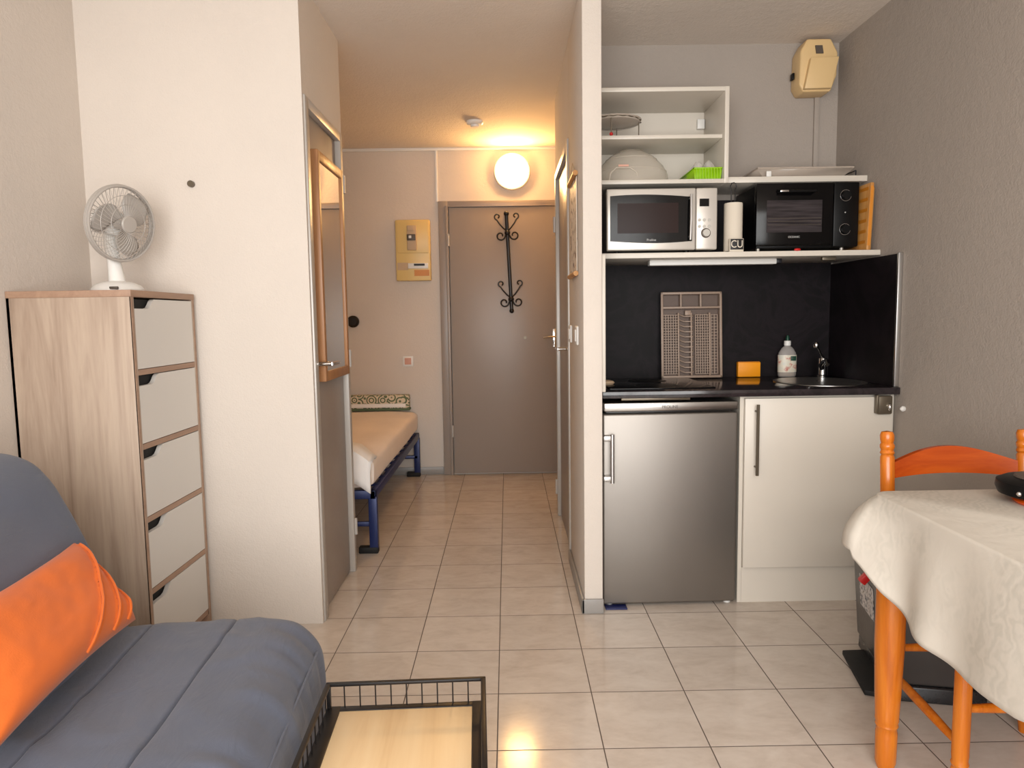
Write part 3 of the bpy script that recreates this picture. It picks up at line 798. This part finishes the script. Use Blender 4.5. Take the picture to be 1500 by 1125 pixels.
# ---------------------------------------------------------------- kitchenette
# splashback and side panels (dark)
m = MB(); m.box(.392, 1.572, YK-.016, YK-.001, .905, 1.755)
one('splashback', m, 'splash_laminate', 'dark laminate panel on the wall behind the kitchenette', 'splashback')
t = thing('side_panel', 'dark end panel with aluminium edge at the right end of the worktop', 'panel', (1.58, 3.15, .905))
MB(t).box(1.572, 1.588, 2.858, YK-.002, .906, 1.443).build('board', 'splash_laminate', t)
MB(t).box(1.570, 1.589, 2.845, 2.858, .906, 1.447, .002).build('edge_strip', 'aluminium', t)
t = thing('side_panel', 'dark panel with white front edge against the pillar', 'panel', (.38, 3.1, .905))
MB(t).box(.377, .391, 2.83, YK-.002, .906, 1.452).build('board', 'splash_laminate', t)
MB(t).box(.376, .392, 2.815, 2.83, .906, 1.452, .002).build('edge_strip', 'white_laminate', t)

one('worktop', MB().box(.378, 1.588, 2.83, YK-.001, .877, .905, .002), 'black_laminate', 'glossy black kitchen worktop above the fridge and sink cabinet', 'worktop')

# base cabinet
t = thing('sink_cabinet', 'white sink cabinet with one door between the fridge and grey wall', 'cabinet', (1.27, 3.15, 0))
m = MB(t); m.box(.952, .968, 2.872, YK-.02, .0, .876); m.box(1.5725, 1.586, 2.872, YK-.02, 0.0, .876); m.box(.9685, 1.572, YK-.04, YK-.021, .1, .875); m.box(.9685, 1.572, 2.88, YK-.041, .135, .15); m.box(.9685, 1.572, 2.875, 2.89, .80, .875)
m.build('carcass', 'white_laminate', t)
d = MB(t).box(.968, 1.572, 2.853, 2.871, .155, .866, .0015).build('door', 'white_laminate', t)
m = MB(t); m.tube([(1.010, 2.822, .553), (1.010, 2.822, .845)], .0065, 10)
for z in (.585, .815): m.cyl((1.010, 2.822, z), .004, .032, 'y')
m.build('handle', 'bronze', d)
MB(t).box(.9685, 1.572, 2.8715, 2.8795, 0, .151).build('plinth', 'white_laminate', t)
m = MB(t); m.box(1.50, 1.562, 2.832, 2.852, .795, .872, .008); m.box(1.494, 1.505, 2.83, 2.852, .80, .875, .002); m.build('latch_plate', 'bronze', d)
m = MB(t); m.sphere((1.545, 2.83, .825), .011, (.7, 1, 1.4)); m.build('latch_button', 'chrome', d)
one('wall_hook', MB().lathe([(0, 0), (.010, .0), (.012, .008), (.005, .016), (0, .018)], (XR, 2.80, .822), 'x', 16, Matrix.Translation((XR, 0, 0)) @ Matrix.Scale(-1, 4, (1, 0, 0)) @ Matrix.Translation((-XR, 0, 0))), 'white_plastic', 'tiny white hook on the grey wall just right of the worktop end', 'hook')

# fridge
t = thing('fridge', 'silver undercounter fridge below the black worktop', 'fridge', (.383, 2.84, 0), (0, 0, R(1.4)))
FW = .555
MB().box(0.02, FW-.004, .055, .54, .025, .835, .006).build('body', 'bin_grey', t)
MB().box(0.006, FW, .0, .54, .822, .857, .005).build('top', 'stainless', t)
d = MB().box(0, FW, 0, .05, .012, .812, .008, 3).build('door', 'fridge_steel', t)
m = MB(); m.tube([(.033, -.035, .535), (.033, -.035, .735)], .0085, 12)
for z in (.552, .718): m.box(-.002, .038, -.038, -.0, z-.011, z+.011, .004)
m.build('handle', 'aluminium', d)
text(t, 'brand_text', 'PROLINE', .017, (.275, -.001, .838), None, 'text_grey')
for x in (.02, FW-.035): MB().cyl((x+.01, .03, 0), .014, .03).build('foot', 'white_plastic', t)
def rag(u, v):
    x = .385+u*.11*(1-.5*v); y = 2.82+v*.02; return (x, y, .003+.018*v*(1-u)+.005*noise.noise(Vector((x*40, y*40, 0))))
m = MB(); m.box(.39, .48, 2.812, 2.86, .0, .006, .002)
one('plastic_sheet', m, 'blue_sheet', 'dark blue sheet peeking out under the left corner of the fridge', 'sheet')
# worktop bracket / pull-out strip above the fridge
one('worktop_rail', MB().box(.46, .74, 2.845, 2.86, .866, .877, .002), 'bronze', 'thin grey metal rail under the worktop above the fridge', 'rail')

# cooktop
t = thing('cooktop', 'black glass cooktop set in the worktop left of the drying rack', 'cooktop', (.64, 3.1, .905))
MB(t).box(.42, .86, 2.90, 3.36, .9052, .911, .002).build('glass', 'black_gloss', t)
for y in (3.02, 3.23): MB(t).lathe([(.085, 0), (.087, .0006), (.085, .0009), (.0, .0009)], (.64, y, .911), 'z', 40).build('hob_ring', 'black_plastic', t)
one('lid', MB().lathe([(0, 0), (.03, 0), (.036, .008), (.03, .016), (.012, .02), (0, .021)], (.43, 3.07, .912), 'z', 28), 'wicker', 'small beige lid on the left end of the cooktop', 'lid')

# dish rack tray leaning on the splashback
t = thing('cutlery_tray', 'grey-brown plastic dish drainer tray leaning upright on the splashback', 'dish drainer', (.885, 3.375, .906), (R(-4), 0, 0))
w, h, dp = .147, .415, .034
m = MB()
def ring(x0, x1, z0, z1, y0, y1, th):
    m.box(x0, x0+th, y0, y1, z0, z1, .003); m.box(x1-th, x1, y0, y1, z0, z1, .003); m.box(x0, x1, y0, y1, z0, z0+th, .003); m.box(x0, x1, y0, y1, z1-th, z1, .003)
ring(-w, w, .002, h, -.004, .006, .012); ring(-w+.008, w-.008, .01, h-.008, .0, dp, .004)
m.build('rim', 'rack_plastic', t)
m = MB(); m.box(-w+.01, w-.01, dp-.006, dp, .012, h-.01); m.build('tray_bottom', 'rack_back', t)
m = MB(); m.box(-w+.01, w-.01, -.003, dp-.004, h-.080, h-.070, .002)
for x in (-.05, .045): m.box(x-.004, x+.004, -.003, dp-.004, h-.072, h-.01, .002)
m.build('cutlery_dividers', 'rack_plastic', t)
m = MB()
for (xa, xb) in ((-.135, -.062), (.02, .088)):
    n = 22
    for k in range(n+1): z = .022+(h-.11-.022)*k/n; m.box(xa, xb, .006, .010, z-.0016, z+.0016)
    for k in range(7): x = xa+(xb-xa)*k/6; m.box(x-.0018, x+.0018, .004, .010, .02, h-.108)
for x in (-.062, .088, .0): m.box(x-.004, x+.003, -.001, dp-.006, .014, h-.10, .001)
n = 20
for k in range(n+1): z = .022+(h-.11-.022)*k/n; m.box(.095, .13, .012, .016, z-.0016, z+.0016)
for x in (.097, .112, .128): m.box(x-.0018, x+.0018, .010, .016, .02, h-.108)
m.build('grid', 'rack_plastic', t)
m = MB()
for k in range(12):
    z = .028+k*.0245
    m.tube([(-.055, dp-.008, z+.012), (-.045, .018, z+.006), (-.03, .008, z), (-.012, .006, z), (.008, .012, z+.002), (.014, dp-.008, z+.008)], .0035, 6)
    m.box(-.030, -.004, .001, .006, z-.002, z+.003)
m.box(-.03, .0, .002, .02, h-.112, h-.088, .003)
m.build('plate_slots', 'rack_plastic', t)

t = thing('sponge', 'bright orange sponge box standing on the black worktop', 'sponge', (1.172, 3.42, .906))
MB(t).box(1.117, 1.226, 3.405, 3.435, .906, .977, .003).build('block', 'orange_box', t)
MB(t).box(1.119, 1.224, 3.410, 3.432, .977, .980, .001).build('top_edge', 'amber', t)

t = thing('soap_bottle', 'clear dish soap bottle with white and green cap by the sink', 'bottle', (1.352, 3.40, .906))
c = (1.352, 3.40, .906)
MB(t).lathe([(0, 0), (.041, 0), (.045, .008), (.045, .09), (.042, .115), (.028, .138), (.014, .148), (.013, .152), (0, .152)], c, 'z', 32, None, 1, .55).build('bottle_body', 'bottle_plastic', t) if False else None
MB(t).lathe([(0, 0), (.041, 0), (.045, .008), (.045, .09), (.042, .115), (.028, .138), (.014, .148), (.013, .152), (0, .152)], c, 'z', 32, None, .98, .6).build('bottle_body', 'bottle_plastic', t)
MB(t).lathe([(.0455, .022), (.0457, .023), (.0457, .116*.9), (.0455, .105)], c, 'z', 32, None, .98, .61).build('label', 'bottle_label', t)
MB(t).box(c[0]+.006, c[0]+.032, c[1]-.030, c[1]-.0265, c[2]+.078, c[2]+.10, .001).build('green_label_mark', 'green_cap', t)
MB(t).lathe([(0, .150), (.016, .150), (.016, .172), (.012, .174), (0, .174)], c, 'z', 20).build('collar', 'white_plastic', t)
MB(t).lathe([(0, .174), (.009, .174), (.008, .19), (.004, .20), (0, .20)], c, 'z', 16).build('nozzle', 'green_cap', t)
MB(t).lathe([(0, .004), (.036, .004), (.040, .012), (.040, .03), (0, .03)], c, 'z', 24, None, .98, .55).build('liquid', 'wicker', t)

# sink
t = thing('sink', 'stainless steel sink set in the right end of the worktop', 'sink', (1.385, 3.14, .905))
sc = (1.385, 3.12, .9055)
MB(t).lathe([(.205, 0), (.205, .002), (.19, .004), (.18, .003), (.172, -.004), (.165, -.02), (.16, -.02)], sc, 'z', 48, None, .92, 1.05).build('rim', 'stainless', t)
MB(t).lathe([(.18, .0035), (.175, .001), (.0, .0008)], sc, 'z', 48, None, .92, 1.05).build('basin', 'stainless', t)
MB(t).lathe([(0, .001), (.025, .001), (.027, .003), (0, .004)], sc, 'z', 24).build('drain', 'chrome', t)

t = thing('faucet', 'chrome mixer tap standing behind the sink', 'faucet', (1.50, 3.345, .906))
MB(t).lathe([(0, 0), (.026, 0), (.026, .006), (.020, .012), (.020, .085), (.021, .09), (.0, .092)], (1.50, 3.345, .906), 'z', 24).build('body', 'chrome', t)
MB(t).tube([(1.497, 3.34, .945), (1.478, 3.31, .965), (1.462, 3.25, .985), (1.452, 3.20, .99), (1.449, 3.185, .975)], [.012, .011, .010, .010, .011], 14).build('spout', 'chrome', t)
MB(t).tube([(1.50, 3.345, .995), (1.485, 3.335, 1.015), (1.455, 3.31, 1.055)], [.010, .006, .006], 12).build('lever', 'chrome', t)
MB(t).sphere((1.45, 3.306, 1.06), .014, (1, 1, 1.2)).build('lever_tip', 'chrome', t)

# shelves
one('long_shelf', MB().box(.378, 1.588, 3.02, YK-.017, 1.452, 1.474, .001), 'white_laminate', 'long white shelf carrying the microwave and mini oven', 'shelf')
one('upper_shelf', MB().box(.974, 1.588, 3.15, YK-.002, 1.783, 1.808, .001), 'white_laminate', 'short white shelf above the black mini oven', 'shelf')
t = thing('shelf_light', 'slim light fitting under the long white shelf', 'light', (.91, 3.15, 1.44))
MB(t).box(.63, 1.19, 3.13, 3.18, 1.428, 1.452, .004).build('housing', 'white_plastic', t)
MB(t).box(1.19, 1.215, 3.135, 3.175, 1.432, 1.452, .003).build('end_cap', 'dark_metal', t)
one('shelf_bracket', MB().box(1.36, 1.42, 3.06, 3.08, 1.435, 1.452, .003), 'bronze', 'small metal catch under the right part of the long shelf', 'catch')

t = thing('wall_cabinet', 'white open wall cabinet above the microwave', 'cabinet', (.67, 3.29, 1.78))
cx0, cx1, cy0, cz0, cz1 = .378, .968, 3.12, 1.778, 2.183
m = MB(t); m.box(cx0+.017, cx1-.017, cy0+.0004, YK-.003, cz1-.018, cz1-.0003, .001); m.box(cx0+.017, cx1-.017, cy0+.0004, YK-.003, cz0+.0003, cz0+.018, .001)
m.box(cx1-.018, cx1, cy0, YK-.002, cz0, cz1, .001); m.box(cx0, cx0+.018, cy0, YK-.002, cz0, cz1, .001); m.box(cx0+.017, cx1-.017, YK-.012, YK-.0035, cz0+.01, cz1-.01)
m.build('carcass', 'white_laminate', t)
MB(t).box(cx0+.018, cx1-.019, cy0+.03, YK-.012, 1.975, 1.991, .001).build('shelf', 'white_laminate', t)
MB(t).box(cx1-.055, cx1-.02, YK-.035, YK-.012, 2.085, 2.13, .003).build('hanging_bracket', 'white_plastic', t)

# content of wall cabinet
t = thing('cake_stand', 'round glass cake stand on wire legs on the cabinet shelf', 'cake stand', (.49, 3.27, 1.992))
c = (.495, 3.27, 1.992)
MB(t).lathe([(0, .072), (.07, .070), (.115, .078), (.122, .092), (.118, .09), (.07, .076), (0, .077)], c, 'z', 36).build('plate', 'clear_glass', t)
m = MB(t)
m.tube([(c[0]+(.117+.004*math.cos(k*PI))*math.cos(2*PI*k/36), c[1]+.117*math.sin(2*PI*k/36), c[2]+.084+.003*(k % 2)) for k in range(36)], .003, 6, True)
m.build('wire_rim', 'bronze', t)
for a in (-15, -105, 165, 75):
    a = R(a); x, y = c[0]+.11*math.cos(a), c[1]+.11*math.sin(a)
    l = MB(t).tube([(x, y, c[2]+.08), (x, y, c[2]+.012)], .0025, 6).build('leg', 'bronze', t)
    MB(t).sphere((x, y, c[2]+.009), .008).build('ball_foot', 'red_plastic', l)

t = thing('microwave_cover', 'translucent plastic microwave cover in the bottom of the wall cabinet', 'cover', (.56, 3.25, 1.797))
c = (.575, 3.29, 1.797)
MB(t).lathe([(.172, 0), (.170, .006), (.165, .045), (.145, .085), (.10, .13), (.05, .158), (.02, .164), (0, .165)], c, 'z', 40, None, 1.0, .9).build('dome', 'clear_plastic', t)
m = MB(t)
for z, r in ((.006, .171), (.06, .158), (.115, .115)): m.tube([(c[0]+r*math.cos(2*PI*k/40), c[1]+r*.9*math.sin(2*PI*k/40), c[2]+z) for k in range(40)], .0022, 6, True)
m.build('ridge', 'clear_plastic', t)
MB(t).box(.493, .537, 3.128, 3.131, 1.855, 1.863).build('red_label', 'pink_paint', t)
m = MB(t); m.tube([(.455, 3.145, 1.80), (.46, 3.14, 1.83), (.485, 3.138, 1.852), (.545, 3.138, 1.852), (.575, 3.14, 1.83), (.58, 3.145, 1.80)], .004, 8); m.build('handle_arch', 'clear_plastic', t)

t = thing('green_basket', 'bright green plastic basket in the right corner of the wall cabinet', 'basket', (.89, 3.24, 1.797))
m = MB(t); tb = bmesh.new()
def bz(x0, x1, y0, y1, z): return [(x0, y0, z), (x1, y0, z), (x1, y1, z), (x0, y1, z)]
L = [tb.verts.new(p) for p in bz(.83, .943, 3.15, 3.40, 1.797)]; H = [tb.verts.new(p) for p in bz(.825, .948, 3.145, 3.41, 1.848)]
tb.faces.new(L)
for k in range(4): tb.faces.new((L[k], L[(k+1) % 4], H[(k+1) % 4], H[k]))
m._merge(tb)
o = m.build('tub', 'green_plastic', t); sm = o.modifiers.new('s', 'SOLIDIFY'); sm.thickness = .003
m = MB(t)
m.box(.822, .95, 3.142, 3.15, 1.844, 1.85, .002); m.box(.822, .828, 3.142, 3.412, 1.844, 1.85, .002); m.box(.945, .95, 3.142, 3.412, 1.844, 1.85, .002)
for k in range(9): x = .836+k*.0128; m.box(x-.0015, x+.0015, 3.141, 3.146, 1.80, 1.846)
m.build('rim', 'green_plastic', t)
for (x, y) in ((.87, 3.26), (.915, 3.24)):
    def bag(u, v, x=x, y=y):
        a = 2*PI*u; r = .030*math.sin(PI*(.08+.92*v)*.98)**.6*(1+.18*noise.noise(Vector((math.cos(a)*2+x*50, math.sin(a)*2, v*4)))); return (x+r*math.cos(a), y+1.3*r*math.sin(a), 1.803+v*.095)
    m = MB(); m.grid(bag, 24, 12, True)
    one('plastic_bag', m, 'bag_plastic', 'small crumpled clear bag in the green basket, %s' % ('left one' if x < .9 else 'right one'), 'bag')

# upper shelf trays
t = thing('glass_dish', 'shallow rectangular glass oven dish on the short upper shelf', 'dish', (1.33, 3.3, 1.81))
m = MB(t); tb = bmesh.new()
L = [tb.verts.new(p) for p in bz(1.16, 1.50, 3.22, 3.40, 1.8125)]; H = [tb.verts.new(p) for p in bz(1.12, 1.545, 3.19, 3.43, 1.850)]
tb.faces.new(L)
for k in range(4): tb.faces.new((L[k], L[(k+1) % 4], H[(k+1) % 4], H[k]))
m._merge(tb); o = m.build('dish', 'clear_glass', t); sm = o.modifiers.new('s', 'SOLIDIFY'); sm.thickness = .005; sm.offset = 1
m = MB(t); m.tube([(1.12, 3.19, 1.852), (1.545, 3.19, 1.852), (1.545, 3.43, 1.852), (1.12, 3.43, 1.852)], .004, 8, True); m.build('rim', 'clear_glass', t)
t = thing('baking_tray', 'thin metal baking tray lying under the glass dish', 'tray', (1.33, 3.3, 1.808))
m = MB(t); m.box(1.10, 1.575, 3.17, 3.44, 1.8085, 1.8115, .001); m.build('sheet', 'aluminium', t)
MB(t).box(1.15, 1.172, 3.165, 3.172, 1.81, 1.835, .003).build('clip', 'white_plastic', t)
MB(t).tube([(1.56, 3.2, 1.81), (1.56, 3.2, 1.838), (1.56, 3.4, 1.842), (1.56, 3.4, 1.81)], .003, 6).build('handle', 'dark_metal', t)

# beige box high in the corner
t = thing('door_chime_box', 'beige plastic wall box high in the kitchen corner', 'wall box', (1.45, YK, 2.33))
k = 3.34/1033.1
pts = [(1.395, 2.462), (1.505, 2.462), (1.538, 2.40), (1.535, 2.30), (1.508, 2.228), (1.382, 2.226), (1.362, 2.26), (1.366, 2.41)]
MB(t).prism(pts, YK-.105, YK-.001, 'y', .008, 3).build('housing', 'beige_plastic', t)
MB(t).prism([(1.405, 2.372), (1.535, 2.376), (1.503, 2.236), (1.378, 2.234)], YK-.128, YK-.10, 'y', .005, 2).build('flap', 'beige_plastic', t)
MB(t).prism([(1.43, 2.43), (1.462, 2.43), (1.468, 2.395), (1.436, 2.395)], YK-.112, YK-.10, 'y').build('dark_hatch', 'text_grey', t)
MB(t).box(1.352, 1.362, YK-.05, YK-.02, 2.30, 2.33, .003).build('side_button', 'black_plastic', t)

# microwave
t = thing('microwave', 'silver microwave oven at the left end of the long shelf', 'microwave', (.67, 3.25, 1.474))
mx0, mx1, my, mz0, mz1 = .432, .905, 3.06, 1.488, 1.748
MB(t).box(mx0+.005, mx1-.003, my+.02, 3.42, mz0, mz1-.004, .006).build('casing', 'bin_grey', t)
MB(t).box(mx0, mx0+.38, my, my+.03, mz0, mz1, .006, 3).build('door', 'micro_silver', t)
MB(t).box(mx0+.382, mx1, my+.001, my+.03, mz0, mz1, .006, 3).build('control_panel', 'micro_silver', t)
arc = [(mx0+.014+.350*q/16, mz1-.038+.012*math.sin(PI*(.2+.8*q/16))) for q in range(17)]
arcb = [(mx0+.364-.350*q/16, mz0+.040-.010*math.sin(PI*(.1+.9*q/16))) for q in range(17)]
MB(t).prism(arc+arcb, my-.004, my+.004, 'y').build('door_glass', 'black_gloss', t)
MB(t).box(mx0+.045, mx0+.305, my-.0052, my-.004, mz0+.072, mz1-.062).build('window', 'microwave_window', t)
m = MB(t); m.tube([(mx0+.352, my-.022, mz0+.04), (mx0+.353, my-.028, mz0+.13), (mx0+.354, my-.022, mz1-.03)], .005, 10)
for z in (mz0+.055, mz1-.045): m.cyl((mx0+.353, my-.022, z), .0035, .02, 'y')
m.build('handle', 'aluminium', t)
text(t, 'brand_text', 'Proline', .014, (mx0+.19, my-.0055, mz0+.043), None, 'text_silver')
MB(t).box(mx0+.396, mx0+.436, my-.002, my+.002, mz1-.078, mz1-.046).build('display', 'black_gloss', t)
for r_ in range(2):
    for c_ in range(3): MB(t).cyl((mx0+.396+c_*.021, my-.003, mz0+.125-r_*.027), .0065, .005, 'y', n=16).build('button', 'button_silver', t)
MB(t).lathe([(0, 0), (.015, 0), (.017, .012), (.019, .014)], (mx0+.424, my-.012, mz0+.07), 'y', 28).build('dial', 'button_silver', t)
MB(t).lathe([(.0185, 0), (.0205, .002), (.0205, .004), (.0185, .004)], (mx0+.424, my-.003, mz0+.07), 'y', 28).build('dial_ring', 'text_grey', t)
for x in (mx0+.05, mx1-.12): MB(t).cyl((x, my+.05, 1.474), .012, .016).build('foot', 'black_plastic', t)

# paper towel
t = thing('paper_towel_holder', 'paper towel roll on a black wire stand between microwave and mini oven', 'paper towel', (.985, 3.09, 1.474))
c = (.985, 3.10, 1.4745)
MB(t).lathe([(.012, .006), (.038, .006), (.039, .01), (.039, .208), (.038, .212), (.012, .212)], c, 'z', 36).build('paper_roll', 'paper_white', t)
m = MB(t); m.tube([(c[0]-.010, c[1], c[2]+.0), (c[0]-.010, c[1], c[2]+.27), (c[0]-.014, c[1], c[2]+.285), (c[0]-.008, c[1], c[2]+.298), (c[0]+.002, c[1], c[2]+.300), (c[0]+.010, c[1], c[2]+.294), (c[0]+.012, c[1], c[2]+.283), (c[0]+.007, c[1], c[2]+.27), (c[0]+.007, c[1], c[2])], .0022, 8)
m.lathe([(0, 0), (.045, 0), (.045, .004), (0, .004)], c, 'z', 32); m.build('wire_stand', 'black_metal', t)
t = thing('letter_block', 'small white block with black CU letters before the paper towel', 'block', (.985, 3.045, 1.4745))
MB(t).box(.952, 1.012, 3.038, 3.054, 1.4745, 1.531, .002).build('block', 'paper_white', t)
MB(t).box(.955, 1.010, 3.036, 3.0385, 1.484, 1.529, .001).build('black_panel', 'text_black', t)
text(t, 'letters', 'CU', .044, (.982, 3.0355, 1.506), None, 'paper_white', xs=.85)

# mini oven
t = thing('mini_oven', 'black mini oven with two dials on the long shelf', 'oven', (1.31, 3.25, 1.474))
ox0, ox1, oy, oz0, oz1 = 1.085, 1.532, 3.10, 1.492, 1.772
MB(t).box(ox0+.008, ox1-.004, oy+.02, 3.41, oz0, oz1-.003, .008).build('casing', 'black_plastic', t)
MB(t).box(ox0, ox0+.335, oy, oy+.03, oz0+.012, oz1, .006).build('door', 'black_gloss', t)
MB(t).box(ox0+.337, ox1, oy+.002, oy+.03, oz0+.004, oz1, .006).build('control_panel', 'black_plastic', t)
MB(t).box(ox0+.045, ox0+.285, oy-.0015, oy+.001, oz0+.068, oz1-.075).build('window', 'oven_window', t)
m = MB(t)
for z in (.10, .115, .128): m.tube([(ox0+.05, oy-.0025, oz0+z), (ox0+.28, oy-.0025, oz0+z)], .0012, 6)
m.build('oven_rack', 'text_grey', t)
m = MB(t); m.tube([(ox0+.09, oy-.002, oz1-.035), (ox0+.09, oy-.022, oz1-.040), (ox0+.25, oy-.022, oz1-.040), (ox0+.25, oy-.002, oz1-.035)], .006, 10); m.build('handle', 'black_plastic', t)
MB(t).box(ox0+.092, ox0+.128, oy-.030, oy-.027, oz1-.044, oz1-.036, .001).build('handle_highlight', 'chrome', t)
text(t, 'brand_text', 'OCEANIC', .0115, (ox0+.165, oy-.002, oz0+.048), None, 'text_silver')
for z in (oz1-.058, oz0+.078):
    dl = MB(t).lathe([(0, 0), (.018, 0), (.02, .016), (.022, .018)], (ox0+.385, oy-.018, z), 'y', 28).build('dial', 'black_plastic', t)
    MB(t).tube([(ox0+.385+.0235*math.cos(2*PI*k/36), oy-.003, z+.0235*math.sin(2*PI*k/36)) for k in range(36)], .0014, 6, True).build('dial_ring', 'chrome', dl)
MB(t).sphere((ox0+.385, oy-.002, (oz0+oz1)/2+.01), .003).build('indicator_light', 'text_silver', t)
for x in (ox0+.02, ox1-.06): MB(t).cyl((x, oy+.03, 1.474), .008, .02).build('foot', 'button_silver', t)
one('red_clip', MB().sphere((1.235, 3.022, 1.479), .0085, (1.7, 1, .7)), 'red_plastic', 'tiny red object on the front edge of the long shelf', 'clip')

# cutting boards
for k, (x, lab, tilt) in enumerate(((1.548, 'thick wooden cutting board standing right beside the mini oven', 2.0), (1.570, 'thin wooden cutting board nearest the grey wall, behind the thick one', 2.0))):
    M = Matrix.Translation((x, 0, 1.4745)) @ Matrix.Rotation(R(tilt), 4, 'Y')
    t = thing('cutting_board', lab, 'cutting board', (x, 3.2, 1.4745))
    m = MB(t); w = (.008, .005)[k]
    m.box(-w, w, 3.045+.03*k, 3.36, 0, (.285, .27)[k], .004, M=M); m.build('board', 'cutting_wood', t)
    if k == 0:
        m = MB(t)
        for q in range(6): z = .03+q*.045; m.box(-.0085, -.0078, 3.06, 3.34, z, z+.014, M=M)
        m.box(-.006, .006, 3.0445, 3.0452, .02, .27, M=M)
        m.build('burnt_stripes', 'amber', t)

# ---------------------------------------------------------------- light
def area(name, loc, rot, sx, sy, power, col):
    L = bpy.data.lights.new(name, 'AREA'); L.shape = 'RECTANGLE'; L.size = sx; L.size_y = sy; L.energy = power; L.color = col
    o = bpy.data.objects.new(name, L); COL.objects.link(o); o.location = loc; o.rotation_euler = rot; return o
area('window_daylight', (0, YR-.25, 1.35), (R(74), 0, 0), 2.9, 2.0, 155, (1, .975, .935))
w = bpy.data.worlds.new('world'); bpy.context.scene.world = w; w.use_nodes = True
w.node_tree.nodes['Background'].inputs[0].default_value = (.80, .90, 1, 1); w.node_tree.nodes['Background'].inputs[1].default_value = 1.2

# ---------------------------------------------------------------- camera
f, pi_, ya, ro, H = 1033.13258, 9.41395898e-02, 5.59165520e-03, -1.45182667e-02, 1.21031120
F = Vector((math.sin(ya)*math.cos(pi_), math.cos(ya)*math.cos(pi_), -math.sin(pi_)))
R0 = Vector((math.cos(ya), -math.sin(ya), 0)); U0 = R0.cross(F)
Rr = R0*math.cos(ro)+U0*math.sin(ro); Uu = -R0*math.sin(ro)+U0*math.cos(ro)
cam = bpy.data.cameras.new('camera'); co = bpy.data.objects.new('camera', cam); COL.objects.link(co)
cam.sensor_fit = 'HORIZONTAL'; cam.sensor_width = 36; cam.lens = f/1500*36; cam.clip_start = .02
M = Matrix((( Rr.x, Uu.x, -F.x, 0), (Rr.y, Uu.y, -F.y, 0), (Rr.z, Uu.z, -F.z, H), (0, 0, 0, 1)))
co.matrix_world = M
S = bpy.context.scene; S.camera = co
S.view_settings.view_transform = 'Standard'; S.view_settings.look = 'None'; S.view_settings.gamma = 1; S.view_settings.exposure = -.08
S.view_settings.use_curve_mapping = False
